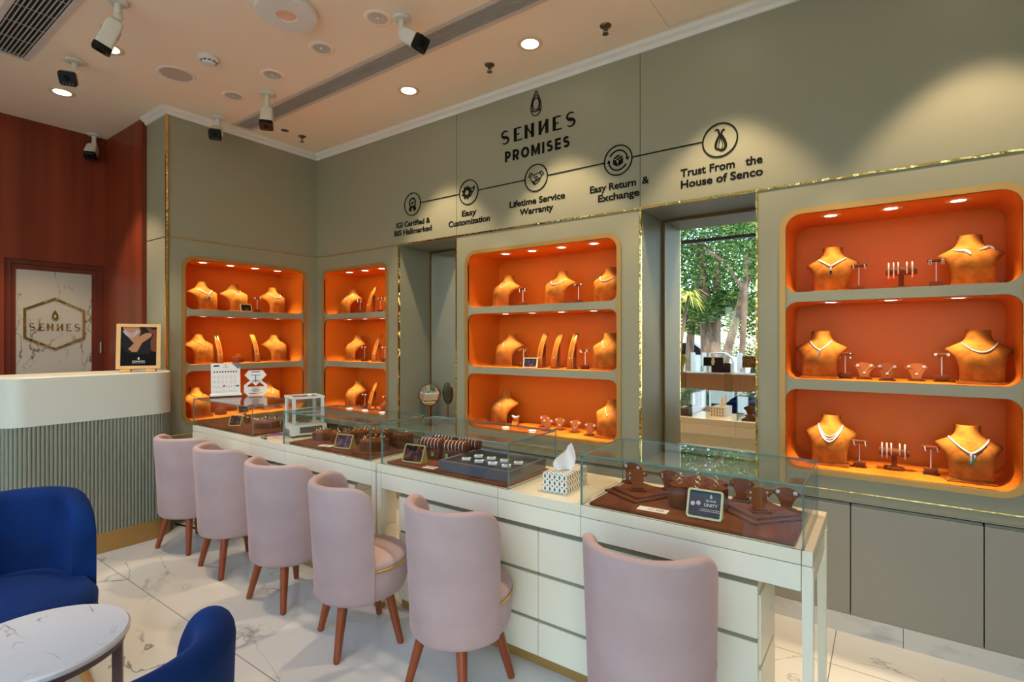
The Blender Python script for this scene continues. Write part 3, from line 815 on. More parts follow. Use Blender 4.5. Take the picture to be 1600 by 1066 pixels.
# ---- outside ground, planting and trees
PAVE = mat('outside_paving', srgb(206, 205, 200), .8)
struct(MB().box(-9, 14, -40, FY - .05, -.12, -.02).build('ground_outside', PAVE, angle=0))
struct(MB().box(-9, 14, -6.1, FY - .051, -.0199, -.005).build('added_bounce_blocker', mat('bounce_blocker_dark', srgb(92, 92, 90), .8), angle=0))  # unseen dark strip added to cut ground bounce onto upper wall and ceiling
LEAF = mat('leaf_green', srgb(70, 118, 42), .55)
n, l, b = nodes(LEAF)
oi = n.new('ShaderNodeNewGeometry'); r = ramp(n, [(0.0, srgb(30, 62, 28)), (.5, srgb(58, 104, 38)), (.8, srgb(104, 146, 58)), (1.0, srgb(168, 190, 96))])
l.new(oi.outputs['Random Per Island'], r.inputs[0]); l.new(r.outputs[0], b.inputs['Base Color'])
trn = n.new('ShaderNodeBsdfTranslucent'); l.new(r.outputs[0], trn.inputs[0])
mx = n.new('ShaderNodeMixShader'); mx.inputs[0].default_value = .45
out = n['Material Output']; l.new(b.outputs[0], mx.inputs[1]); l.new(trn.outputs[0], mx.inputs[2]); l.new(mx.outputs[0], out.inputs[0])
BARK = noise_mix(mat('bark', srgb(120, 98, 76), .9), srgb(132, 108, 84), srgb(84, 66, 50), 8, .35, .65, 6, (1, 1, .3))
def leaves(mb, cx, cy, cz, rx, ry, rz, n, s, rng):
    for _ in range(n):
        while True:
            p = Vector((rng.uniform(-1, 1), rng.uniform(-1, 1), rng.uniform(-1, 1)))
            if .25 < p.length < 1: break
        c = Vector((cx + p.x * rx, cy + p.y * ry, cz + p.z * rz))
        a = Vector((rng.gauss(0, 1), rng.gauss(0, 1), rng.gauss(0, .6))).normalized()
        b_ = a.orthogonal().normalized(); k = s * rng.uniform(.6, 1.3)
        mb.add([c - a * k, c + b_ * k * .45, c + a * k, c - b_ * k * .45], [(0, 1, 2, 3)])
def tree(label, x, y, trunk, crown, n, s, seed, group='trees outside the shop window'):
    rng = random.Random(seed)
    t = thing('tree', label, 'tree', (x, y, -.02), 0, group)
    mb = MB()
    for pts, rr in trunk: mb.tube(pts, rr, 10)
    mb.build('trunk', BARK, t)
    mb = MB()
    for c in crown: leaves(mb, *c, n, s, rng)
    o = mb.build('crown', LEAF, t, angle=0, fix=False)
    return t
tree('big forked tree with a thick trunk outside, behind the black clutch bag', .8, -10.5, [([(.02, 0, 0), (0, 0, .9), (-.10, 0, 1.9), (-.24, 0, 3.2), (-.3, 0, 4.2)], [.33, .27, .2, .14, .08]), ([(.02, 0, 1.0), (.12, 0, 2.4), (.16, 0, 3.8)], [.2, .12, .07])],
     [(-.6, 0, 3.2, 1.2, 1.1, .8), (.7, 0, 3.5, 1.2, 1.0, .9), (.1, -.4, 4.5, 1.6, 1.1, .9), (-1.2, .2, 4.2, 1.2, .9, .8), (-.2, .4, 2.2, .7, .5, .3), (.55, .3, 2.4, .6, .5, .35)], 1500, .062, 3)
tree('pale slanting tree outside leaning right, in the tall mirror', 1.25, -9.2, [([(0, 0, 0), (.12, 0, .7), (.25, 0, 1.2), (.43, 0, 1.9), (.62, 0, 2.65), (.82, 0, 3.3), (1.1, 0, 4.2)], [.13, .11, .1, .09, .08, .07, .04]), ([(.62, 0, 2.6), (.2, 0, 3.3), (-.3, 0, 3.7)], [.05, .04, .03])], [(.9, 0, 3.9, .9, .7, .6), (.2, 0, 4.4, .9, .7, .5), (1.3, .1, 3.1, .5, .4, .5)], 1000, .055, 5)
tree('dark bushy tree far outside, left in the tall mirror', -.5, -12.8, [([(0, 0, 0), (.05, 0, 1.5), (.3, 0, 4)], [.14, .12, .08])], [(.2, 0, 3.0, 1.2, 1.0, .9), (.6, 0, 4.4, 1.5, 1.0, 1.1), (-.8, 0, 4.0, 1.3, .9, 1.0), (.3, 0, 2.0, .6, .5, .4)], 1500, .065, 9)
tree('broad tree far outside behind the trunks', 1.9, -15.5, [([(0, 0, 0), (0, 0, 2), (-.4, 0, 4)], [.22, .18, .08])], [(0, 0, 3.0, 2.2, 1.0, 1.3), (-1.3, 0, 4.4, 2.0, 1.0, 1.4), (1.4, 0, 4.8, 1.8, 1.0, 1.3), (-1.2, 0, 2.3, 1.3, .8, .8), (.3, 0, 1.5, 1.2, .7, .5), (0, 0, 6.0, 2.4, 1.0, 1.0)], 1700, .08, 12)
tree('thin dark trunk with small crown outside behind the leopard bag', 1.97, -8.5, [([(0, 0, 0), (.0, 0, 1.2), (.07, 0, 2.4), (.1, 0, 3.4)], [.075, .065, .055, .03])], [(.1, 0, 3.2, .5, .4, .4)], 500, .05, 21)
tree('tree outside to the right of the shop front', 6.4, -11, [([(0, 0, 0), (0, 0, 2), (.3, 0, 4)], [.2, .16, .08])], [(0, 0, 3.2, 2.0, 1.4, 1.3), (.3, 0, 4.7, 2.0, 1.4, 1.2)], 900, .11, 15)
tree('tree outside in front of the reception side', -3.4, -10.5, [([(0, 0, 0), (0, 0, 2), (.3, 0, 4)], [.2, .16, .08])], [(0, 0, 3.2, 2.0, 1.4, 1.3), (.3, 0, 4.7, 2.0, 1.4, 1.2)], 900, .11, 16)
# palm with yellow fronds
t = thing('palm_plant', 'young palm with a yellow-green fan of fronds outside, left in the tall mirror', 'palm', (.98, -7.9, -.02))
MB().tube([(-.25, 0, 0), (-.2, 0, 1.2), (.0, 0, 2.45)], [.05, .045, .03], 8).build('stem', BARK, t)
mb = MB(); rng = random.Random(4)
for k in range(60):
    a = 2 * PI * k / 60; el = rng.uniform(-.5, .45); L = rng.uniform(.35, .62)
    d = Vector((math.cos(a) * math.cos(el), math.sin(a) * math.cos(el), math.sin(el)))
    s = d.cross(Vector((0, 0, 1))).normalized() * .016
    p0 = Vector((.0, 0, 2.45)); p1 = p0 + d * L * .55; p2 = p0 + d * L + Vector((0, 0, -.22 * L / .5))
    mb.add([p0 - s * .4, p0 + s * .4, p1 + s, p1 - s, p2], [(0, 1, 2, 3), (3, 2, 4)])
mb.build('fronds', mat('palm_leaf', srgb(190, 186, 62), .5), t, angle=0, fix=False)
# low hedge, fence posts, arch rail, car
def hedge(label, x0, x1, y, h, seed):
    t = thing('hedge', label, 'hedge', ((x0 + x1) / 2, y, -.02), 0)
    rng = random.Random(seed); mb = MB()
    for _ in range(int(1500 * (x1 - x0))):
        c = Vector((rng.uniform(x0, x1) - (x0 + x1) / 2, rng.uniform(-.3, .3), abs(rng.gauss(.5, .3)) * h)); a = Vector((rng.gauss(0, 1), rng.gauss(0, 1), rng.gauss(0, 1))).normalized(); b_ = a.orthogonal().normalized()
        k = rng.uniform(.03, .06); mb.add([c - a * k, c + b_ * k * .5, c + a * k, c - b_ * k * .5], [(0, 1, 2, 3)])
    mb.build('hedge_leaves', LEAF, t, angle=0, fix=False)
    MB().box(-(x1 - x0) / 2, (x1 - x0) / 2, -.25, .25, 0, h * .55).build('hedge_core', mat('hedge_core_' + str(seed), srgb(40, 60, 30), .9), t, angle=0)
hedge('low dark green hedge outside below the window ledge, in the tall mirror', 1.0, 2.9, -7.6, .5, 2)
hedge('yellow-green planting bed outside, left in the tall mirror', -.9, .95, -8.4, .45, 6)
hedge('tall background hedge far outside behind the trees', -6, 9, -17, 1.4, 8)
PG = mat('outdoor_grey', srgb(140, 148, 146), .6)
for k, (x, w, lab) in enumerate(((1.345, .075, 'grey post outside, left of the black clutch bag'), (1.56, .08, 'grey post outside, directly behind the black clutch bag'), (2.24, .09, 'grey post outside, beside the leopard bag'))):
    tag(MB().box(x - w / 2, x + w / 2, -7.06, -6.98, -.02, 1.19, 0, .01).build('fence_post', PG), lab, 'post', 'grey posts outside')
t = thing('arched_rail', 'grey arched metal rail outside behind the black clutch bag', 'rail', (1.9, -7.02, -.02))
pts = [(-.22, 0, 0), (-.22, 0, 1.2), (.0, 0, 1.21)] + [(.22 * math.sin(a), 0, .99 + .22 * math.cos(a)) for a in [PI / 2 * i / 8 for i in range(1, 9)]] + [(.22, 0, 0)]
MB().tube(pts, .022, 8).build('bent_tube', PG, t)
MB().box(-.2, .2, -.006, .006, .2, 1.0).build('infill_sheet', mat('rail_sheet', srgb(120, 134, 130), .6), t, angle=0)
t = thing('parked_car', 'white car parked far outside, at the left of the tall mirror', 'car', (-1.3, -14.5, -.02))
MB().loft([[(-2.1, y, .35), (2.1, y, .35), (2.15, y, .75), (1.3, y, .95), (.7, y, 1.42), (-1.0, y, 1.45), (-1.7, y, .98), (-2.15, y, .8)] for y in (-.8, .8)], 0, True, True, True).build('car_body', WHITE, t, angle=20)
MB().loft([[(1.15, y, .97), (.66, y, 1.36), (-.95, y, 1.38), (-1.5, y, 1.0)] for y in (-.805, .805)], 0, True, True, True).build('windows', BLACK, t, angle=0)
for x in (-1.35, 1.3):
    for y in (-.72, .72):
        MB().lathe([(.32, -.1), (.32, .1)], 20, 0, Matrix.Translation((x, y, .33)) @ Matrix.Rotation(PI / 2, 4, 'X')).build('wheel', BLACK, t)

# ================================================================== COUNTERS
CT = .782
CF, CB = -1.192, -.712
def counter(label, x0, x1, seams, unit, cols, legs_l=True):
    t = thing('display_counter', label, 'counter', (x0, 0, 0), 0, 'cream display counters')
    W = x1 - x0
    # worktop frame and aprons; seams are joints between panels
    ed = [0] + [s - x0 for s in seams] + [W]
    mb = MB(); lo = MB()
    for a, b_ in zip(ed[:-1], ed[1:]):
        mb.box(a + .0012, b_ - .0012, CF, CB, CT - .045, CT, 0, .0012, None, 1)
        lo.box(a + .0012, b_ - .0012, CF, CF + .02, .652, CT - .0475, 0, .001, None, 1)
        lo.box(a + .0012, b_ - .0012, CB - .02, CB, .652, CT - .0475, 0, .001, None, 1)
    mb.build('worktop', CREAMTOP, t, angle=30)
    lo.box(.005, .022, CF + .021, CB - .021, .652, CT - .0475).box(W - .022, W - .005, CF + .021, CB - .021, .652, CT - .0475)
    lo.build('apron', CREAM, t, angle=30)
    for lx in ((0 if legs_l else None), W):
        if lx is None: continue
        s = 1 if lx == 0 else -1
        for y0, y1 in ((CF, CF + .040), (CB - .040, CB)):
            xa, xb = sorted((lx, lx + s * .032))
            xc, xd = sorted((lx + s * .002, lx + s * .028))
            leg = MB().loft([[(xc, y0 + .006, .03), (xd, y0 + .006, .03), (xd, y1 - .006, .03), (xc, y1 - .006, .03)], [(xa, y0 - .0005, .72), (xb, y0 - .0005, .72), (xb, y1 + .0005, .72), (xa, y1 + .0005, .72)]]).build('leg', CREAM, t, angle=0)
            MB().box(xc, xd, y0 + .006, y1 - .006, 0, .03).build('ferrule', SATIN, leg, angle=0)
    ux0, ux1 = unit[0] - x0, unit[1] - x0
    UY0, UY1 = -1.118, -.80
    MB().box(ux0 + .004, ux1 - .004, UY0 + .022, UY1, .045, .652).build('drawer_carcass', CREAM, t, angle=0)
    MB().box(ux0 + .012, ux1 - .012, UY0 + .012, UY1 - .012, 0, .045).build('gold_plinth', SATIN, t, angle=0)
    cw = (ux1 - ux0) / cols
    for c in range(cols):
        for z0, z1 in ((.048, .197), (.212, .404), (.420, .600)):
            a, b_ = ux0 + c * cw + .0015, ux0 + (c + 1) * cw - .0015
            d = MB().box(a, b_, UY0, UY0 + .02, z0, z1, 0, .0015, None, 1).build('drawer', CREAM, t, angle=30)
            MB().loft([[(x, UY0 + .004, z1 - .001), (x, UY0 + .021, z1 - .001), (x, UY0 + .021, z1 + .013), (x, UY0 + .016, z1 + .013)] for x in (a + .002, b_ - .002)]).build('finger_pull', NGREY, d, angle=0)
    for z0, z1 in ((.048, .30), (.315, .56)):
        MB().box(ux1 - .004, ux1 + .004, UY0 + .03, UY1 - .002, z0, z1, 0, .0015, None, 1).build('side_panel', CREAM, t, angle=30)
    return t
counter('long cream counter at the back, under the two far glass cases', .135, 2.300, (1.012, 1.428, 2.267), (.25, 2.03), 2)
counter('long cream counter in front, under the two near glass cases and tissue box', 2.312, 4.370, (2.345, 3.132, 3.552, 4.337), (2.403, 4.197), 2)

def glass_case(label, x0, x1):
    t = thing('glass_case', label, 'glass case', (x0, 0, CT + .0004), 0, 'glass showcases on the cream counters')
    y0, y1, h, th = -1.19, -.772, .208, .007
    W = x1 - x0
    def pane(name, a):
        x0_, x1_, y0_, y1_, z0_, z1_ = a
        dims = (x1_ - x0_, y1_ - y0_, z1_ - z0_); thin = dims.index(min(dims))
        vs = [(x, y, z) for x in (x0_, x1_) for y in (y0_, y1_) for z in (z0_, z1_)]
        fs = [(0, 1, 3, 2), (4, 6, 7, 5), (0, 4, 5, 1), (2, 3, 7, 6), (0, 2, 6, 4), (1, 5, 7, 3)]
        ax = (0, 0, 1, 1, 2, 2)
        mb = MB()
        for f, k in zip(fs, ax): mb.add([vs[i] for i in f], [(0, 1, 2, 3)], 0 if k == thin else 1)
        return mb.build(name, [GLASS, GEDGE], t, angle=0, fix=False)
    pane('top_pane', (0, W, y0, y1, h - th, h))
    pane('front_pane', (0, W, y0, y0 + th, 0, h - th))
    pane('back_pane', (0, W, y1 - th, y1, 0, h - th))
    pane('side_pane', (0, th, y0 + th, y1 - th, 0, h - th))
    pane('side_pane', (W - th, W, y0 + th, y1 - th, 0, h - th))
    return t
glass_case('farthest glass showcase with the calendar standing on top', .143, 1.024)
glass_case('glass showcase between the white balance and the counter joint', 1.400, 2.253)
glass_case('glass showcase holding the grey velvet jewellery tray', 2.344, 3.188)
glass_case('nearest glass showcase at the right end, holding the UNITY card', 3.550, 4.345)

# ================================================================== PINK CHAIRS
def shell_mb(R, zb, zt, phie, phi1, hcorner, th, flare, lean=0.0, plan=2.0, seatz=.38, n=49, rbot=.04):
    """barrel backrest; rear is -y"""
    rings = []
    def rad(z):
        k = (z - zb) / (zt - zb)
        r = R * (1 + flare * (k - .3))
        if z < zb + rbot:
            q = 1 - (z - zb) / rbot
            r -= rbot * .8 * (1 - math.sqrt(max(0, 1 - q * q)))
        return r
    for i in range(n):
        u = -1 + 2 * i / (n - 1)
        # denser near the ends
        phi = phie * (math.sin(u * PI / 2) * .55 + u * .45)
        ap = abs(phi)
        top = zt
        if ap > phi1:
            q = min(1.0, (ap - phi1) / (phie - phi1))
            top = zt - hcorner * (1 - math.sqrt(max(0.0, 1 - q * q)))
        sx, sy = math.sin(phi), -math.cos(phi)
        e = (abs(sx) ** plan + abs(sy) ** plan) ** (-1.0 / plan)
        sx *= e; sy *= e
        pr = []
        N1 = 12
        for k in range(N1 + 1):
            z = zb + (top - th / 2 - zb) * (k / N1) if k > 3 else zb + rbot * (k / 4) ** 1.3 * 1.0
            if k > 3: z = zb + rbot + (top - th / 2 - zb - rbot) * ((k - 3) / (N1 - 3))
            pr.append((rad(z), z))
        rt = rad(top - th / 2) - th / 2
        for k in range(1, 10):
            a = PI * k / 10
            pr.append((rt + th / 2 * math.cos(a), top - th / 2 + th / 2 * math.sin(a)))
        zi = min(seatz, top - th)
        for k in range(5):
            z = top - th / 2 + (zi - (top - th / 2)) * k / 4
            pr.append((rad(z) - th, z))
        pr.append((R * .45, zi)); pr.append((R * .45, zb))
        rings.append([(r_ * sx, r_ * sy - lean * max(0, (z - seatz) / (zt - seatz)), z) for r_, z in pr])
    return MB().loft(rings)
def pink_chair(label, loc, rot):
    t = thing('upholstered_chair', label, 'chair', loc, rot, 'pink chairs along the counters')
    shell_mb(.215, .232, .785, math.radians(92), math.radians(62), .085, .042, .06, .015).build('backrest', PINK, t, angle=50)
    prof = [(.12, .228), (.165, .231), (.19, .245), (.203, .28), (.207, .33), (.206, .381)]
    S = Matrix.Translation((0, .012, 0)) @ Matrix.Diagonal((1, 1.07, 1, 1))
    MB().lathe(prof, 40, 0, S).build('seat_base', PINK, t, angle=50)
    MB().lathe([(.203, .386), (.207, .397), (.2, .413), (.176, .43), (.12, .441), (.05, .445), (.001, .446)], 40, 0, S).build('seat', PINK, t, angle=50)
    MB().tube([(.2075 * math.cos(2 * PI * k / 48), .012 + .2075 * 1.07 * math.sin(2 * PI * k / 48), .384) for k in range(48)], .0052, 8, 0, True).build('gold_piping', PIPING, t)
    for sx in (-1, 1):
        for sy in (-1, 1):
            MB().tube([(sx * .108, sy * .108, .236), (sx * .158, sy * .150, .004)], [.0235, .0155], 14).lathe([(.012, 0), (.013, .005)], 12, 0, Matrix.Translation((sx * .158, sy * .150, 0))).build('leg', LEGW, t)
    return t
c0 = pink_chair('pink velvet chair farthest along the row, next to the reception desk', (.55, -1.363, 0), math.radians(13))
for lab, loc, rt in (('pink velvet chair second from the reception desk', (1.145, -1.365, 0), math.radians(-4)),
                     ('pink velvet chair third from the reception desk, before the far counter', (1.80, -1.385, 0), math.radians(3)),
                     ('turned pink velvet chair showing its seat at the joint of the two counters', (2.463, -1.424, 0), math.radians(-22)),
                     ('pink velvet chair second nearest the camera, by the tray counter', (3.083, -1.39, 0), math.radians(-2)),
                     ('nearest pink velvet chair, cut off by the bottom edge', (3.90, -1.345, 0), math.radians(4))):
    dup(c0, loc, rt, lab)

# ================================================================== BLUE ARMCHAIRS AND MARBLE TABLE
def blue_chair(label, loc, rot, lit=False):
    t = thing('armchair', label, 'armchair', loc, rot, 'blue velvet tub chairs')
    shell_mb(.315, .17, .765, math.radians(106), math.radians(70), .17, .085, .03, .02, 2.5, .38, 97, .05).build('backrest', BLUE, t, angle=50)
    ring = lambda r, z: [(a, b, z) for a, b in [((abs(math.cos(q)) ** .8) * math.copysign(1, math.cos(q)) * r * .98, .045 + (abs(math.sin(q)) ** .8) * math.copysign(1, math.sin(q)) * r * (1.05 if math.sin(q) < 0 else 1.16)) for q in [2 * PI * k / 48 for k in range(48)]]]
    MB().loft([ring(.24, .165), ring(.28, .18), ring(.295, .25), ring(.292, .312)]).build('seat_base', BLUE, t, angle=50)
    MB().loft([ring(.285, .318), ring(.302, .335), ring(.303, .375), ring(.28, .405), ring(.2, .42), ring(.05, .424)]).build('seat', BLUE, t, angle=50)
    MB().tube([p for p in [(q[0], q[1], .315) for q in ring(.298, .3)]], .005, 6, 0, True).build('seat_piping', BLUE, t)
    for sx in (-1, 1):
        for sy in (-1, 1):
            MB().tube([(sx * .18, .03 + sy * .19, .175), (sx * .235, .03 + sy * .24, 0)], [.024, .014], 12).build('leg', LIGHTW, t)
    return t
b1 = blue_chair('blue velvet tub chair in front of the reception desk, left edge', (1.60, -2.56, 0), math.radians(-88))
dup(b1, (3.035, -2.69, 0), math.radians(84), 'blue velvet tub chair nearest the camera, seen from behind at the bottom')
t = thing('side_table', 'round white marble side table between the two blue chairs', 'table', (2.33, -2.595, 0))
MB().lathe([(.20, .452), (.243, .454), (.249, .461), (.249, .471), (.243, .478), (.001, .479)], 64, 0).build('tabletop', TABLEM, t)
MB().lathe([(.222, .432), (.236, .432), (.236, .4515), (.222, .4515)], 48, 0, None, False).build('metal_ring', MAUVE, t)
for k in range(4):
    a = PI / 4 + k * PI / 2 + .25
    MB().box(-.014, .014, -.009, .009, 0, .4315, 0, 0, Matrix.Translation((.218 * math.cos(a), .218 * math.sin(a), 0)) @ Matrix.Rotation(a, 4, 'Z')).build('leg', MAUVE, t, angle=0)

# ================================================================== RECEPTION DESK
t = thing('reception_desk', 'curved reception desk with white top band and grey fluted front', 'desk', (0, 0, 0))
DX0, DX1, DY0, DY1 = -.22, .228, -2.315, -1.335
def desk_outline(off=0.0, n=10): return rrect(DX0, DX1 + off, DY0 - off, DY1 + off, .17, n, (.03, .14, .17, .03))
ol = desk_outline()
MB().loft([[(x, y, .908) for x, y in desk_outline(.004)], [(x, y, 1.208) for x, y in desk_outline(.004)], [(x, y, 1.216) for x, y in desk_outline(-.003)]]).build('white_band', DESKW, t, angle=40)
MB().loft([[(x, y, .001) for x, y in desk_outline(.002)], [(x, y, .139) for x, y in desk_outline(.002)]]).build('gold_plinth', SATIN, t, angle=40)
# fluted skin: ribs around the outline
P = [Vector((x, y)) for x, y in desk_outline(-.006, 14)]; P.append(P[0])
cum = [0]
for a, b_ in zip(P[:-1], P[1:]): cum.append(cum[-1] + (b_ - a).length)
tot = cum[-1]; nr = int(tot / .021); sub = 8; outl = []
for k in range(nr * sub):
    s = tot * k / (nr * sub); i = 0
    while i < len(cum) - 2 and cum[i + 1] <= s: i += 1
    d = P[i + 1] - P[i]; L = d.length or 1e-9
    p = P[i] + d * ((s - cum[i]) / L); nv = Vector((d.y, -d.x)).normalized()
    ph = (k % sub) / sub
    bump = .0085 * math.sqrt(max(0, 1 - (2 * ph - 1) ** 2))
    outl.append((p.x + nv.x * bump, p.y + nv.y * bump))
MB().loft([[(x, y, .139) for x, y in outl], [(x, y, .908) for x, y in outl]]).build('fluted_front', FLUTE, t, angle=30)

# ================================================================== JEWELLERY DISPLAYS
# bust profile rows: z, half width, front y, wrap depth
BR = [(.012, .079, -.048, .022), (.03, .078, -.05, .024), (.055, .078, -.053, .028), (.085, .081, -.054, .036), (.11, .089, -.050, .052), (.13, .102, -.042, .075), (.146, .117, -.030, .098), (.156, .124, -.020, .110),
      (.164, .118, -.010, .100), (.174, .100, .003, .082), (.184, .080, .015, .066), (.194, .063, .024, .056), (.206, .052, .031, .050), (.220, .047, .035, .047), (.236, .046, .038, .046), (.250, .047, .040, .047)]
def bust_row(z):
    z = max(BR[0][0], min(BR[-1][0], z))
    for a, b_ in zip(BR[:-1], BR[1:]):
        if a[0] <= z <= b_[0]:
            k = (z - a[0]) / (b_[0] - a[0])
            return [a[i] + (b_[i] - a[i]) * k for i in range(4)]
    return list(BR[-1])
def bust_y(x, z):
    _, hw, yf, dp = bust_row(z)
    s = max(-1, min(1, x / hw))
    return yf + dp * (1 - math.sqrt(max(0, 1 - (.985 * s) ** 2)))
def make_bust():
    t = thing('necklace_bust', 'x', 'jewellery bust', (0, 0, 0))
    N = 24; outer = []; inner = []
    for z, hw, yf, dp in BR:
        row = []; rin = []
        for i in range(N + 1):
            s = math.sin((-1 + 2 * i / N) * PI / 2)
            y = yf + dp * (1 - math.sqrt(max(0, 1 - (.985 * s) ** 2)))
            row.append((hw * s, y, z)); rin.append((hw * s * .93, y + .009, z))
        outer.append(row + rin[::-1])
    MB().loft(outer).build('body', SUEDE, t, angle=50)
    MB().box(-.088, .088, -.062, .035, 0, .0075, 0, .0015).box(-.081, .081, -.056, .03, .0075, .0125, 0, .001).build('base', SUEDE, t, angle=30)
    return t
bust_proto = make_bust(); used_proto = {}
def place(key, proto, loc, rot, label, group):
    if key not in used_proto:
        used_proto[key] = 1
        proto.location = loc; proto.rotation_euler = (0, 0, rot); proto['label'] = label; proto['group'] = group
        return proto
    return dup(proto, loc, rot, label, group)
def rotz(p, a): return (p[0] * math.cos(a) - p[1] * math.sin(a), p[0] * math.sin(a) + p[1] * math.cos(a), p[2])

def necklace(kind):
    mb = MB(); mats = [DIAM, SAPPH, EMER, SILVER, JGOLD]
    def path(w, ztop, zlow, sharp=1.0, n=26):
        pts = []
        for i in range(n + 1):
            u = -1 + 2 * i / n
            x = w * u; z = zlow + (ztop - zlow) * abs(u) ** sharp
            pts.append((x, bust_y(x, z) - .004, z))
        return pts
    def beads(pts, r, mi=0):
        for p in pts: mb.sphere(p, r, mi, 6)
    if kind == 'vee':
        mb.tube(path(.062, .182, .135, 1.0), .0046, 6, 0); p = (0, bust_y(0, .12) - .006, .122)
        mb.sphere(p, .008, 0, 8, (.8, .6, 1.3)); mb.sphere((0, p[1], .104), .007, 1, 8, (.8, .5, 1.6))
    elif kind == 'pendant':
        pts = path(.05, .196, .150, 1.5); mb.tube(pts, .0032, 6, 0); beads(pts[::2], .0042)
        for k in range(4): mb.sphere((.004 - .003 * k, bust_y(0, .14) - .006, .146 - .008 * k), .006, 0, 6)
    elif kind == 'tennis':
        pts = path(.062, .186, .146, 2.0, 40); beads(pts, .0042); mb.tube(pts, .002, 6, 3)
    elif kind == 'layered':
        for ztop, zl in ((.20, .148), (.196, .136), (.19, .124)):
            pts = path(.056, ztop, zl, 1.9, 30); mb.tube(pts, .0022, 6, 3); beads(pts[::2], .0034)
    elif kind == 'emerald':
        pts = path(.072, .188, .134, 1.35, 44); beads(pts, .0052); mb.tube(pts, .002, 6, 3)
        for k in range(4): mb.sphere((-.002, bust_y(0, .12) - .007, .128 - .008 * k), .0062, 0, 6)
        for k in range(2): mb.sphere((.011, bust_y(0, .12) - .007, .126 - .008 * k), .005, 0, 6)
        mb.sphere((-.002, bust_y(0, .09) - .007, .09), .0075, 2, 8, (.8, .6, 1.4)); mb.sphere((.012, bust_y(0, .1) - .007, .108), .006, 2, 8, (.8, .6, 1.3))
    elif kind == 'wings':
        for pts in ([(-.066, .182), (-.046, .172), (-.024, .168), (-.014, .160), (-.008, .147)], [(.024, .168), (.044, .174), (.062, .185), (.074, .178), (.082, .170)]):
            q = [(x, bust_y(x, z) - .005, z) for x, z in pts]; mb.tube(q, [.002, .0055, .0075, .0075, .003], 8, 0)
    elif kind == 'chain':
        mb.tube(path(.045, .200, .152, 1.3), .0013, 5, 3); mb.sphere((0, bust_y(0, .148) - .005, .148), .0045, 0, 8)
    elif kind == 'goldchain':
        mb.tube(path(.05, .198, .146, 1.2), .0015, 5, 4); mb.sphere((0, bust_y(0, .142) - .005, .142), .005, 0, 8)
        mb.sphere((-.016, bust_y(-.016, .15) - .005, .152), .004, 0, 6); mb.sphere((.016, bust_y(.016, .15) - .005, .152), .004, 0, 6)
    return mb.mesh('necklace', mats)
NECK = {}
def add_necklace(kind, loc, rot, label, group='necklaces in the lit niches'):
    if kind not in NECK: NECK[kind] = necklace(kind)
    o = bpy.data.objects.new('necklace', NECK[kind]); COL.objects.link(o)
    o.location = loc; o.rotation_euler = (0, 0, rot)
    return tag(o, label, 'necklace', group)

def make_tbar():
    t = thing('earring_stand', 'x', 'earring stand')
    MB().box(-.034, .034, -.0085, .0085, .122, .1375, 0, .0015).build('crossbar', BROWN, t, angle=30)
    MB().tube([(0, 0, .03), (0, 0, .1225)], .0024, 8).build('pole', SILVER, t)
    MB().box(-.026, .026, -.019, .019, .004, .03, 0, .001).box(-.032, .032, -.024, .024, 0, .004).build('base', BROWN2, t, angle=30)
    return t
tbar_proto = make_tbar()
def ear_mesh(k):
    mb = MB()
    if k == 'stud':
        for a in range(6): mb.sphere((.0052 * math.cos(a * PI / 3), -.002, .0052 * math.sin(a * PI / 3)), .0032, 0, 6)
        mb.sphere((0, -.003, 0), .0036, 0, 6)
    elif k == 'drop':
        mb.sphere((0, -.002, 0), .0042, 0, 6); mb.tube([(0, -.002, -.004), (0, -.002, -.016)], .0012, 5, 1); mb.sphere((0, -.002, -.021), .0052, 0, 8, (.8, .6, 1.3))
    elif k == 'hoop':
        mb.tube([(0, -.0105 + .011 * math.cos(2 * PI * i / 16), -.006 + .011 * math.sin(2 * PI * i / 16)) for i in range(16)], .0021, 6, 1, True)
    elif k == 'bow':
        for z in (0, -.011): mb.tube([(.005 * math.cos(2 * PI * i / 12), -.002, z - .003 + .005 * math.sin(2 * PI * i / 12)) for i in range(12)], .0018, 6, 0, True)
        mb.sphere((0, -.002, -.015), .003, 2, 6)
    elif k == 'lever':
        mb.tube([(0, -.002, .004), (.001, -.004, -.008), (.004, -.002, -.02)], [.0032, .003, .0015], 6, 0)
    return mb.mesh('earring', [DIAM, JGOLD, SAPPH])
EARM = {}
def add_earring(kind, p, rot, label, group='earrings on stands in the lit niches'):
    if kind not in EARM: EARM[kind] = ear_mesh(kind)
    o = bpy.data.objects.new('earring', EARM[kind]); COL.objects.link(o); o.location = p; o.rotation_euler = (0, 0, rot)
    return tag(o, label, 'earring', group)

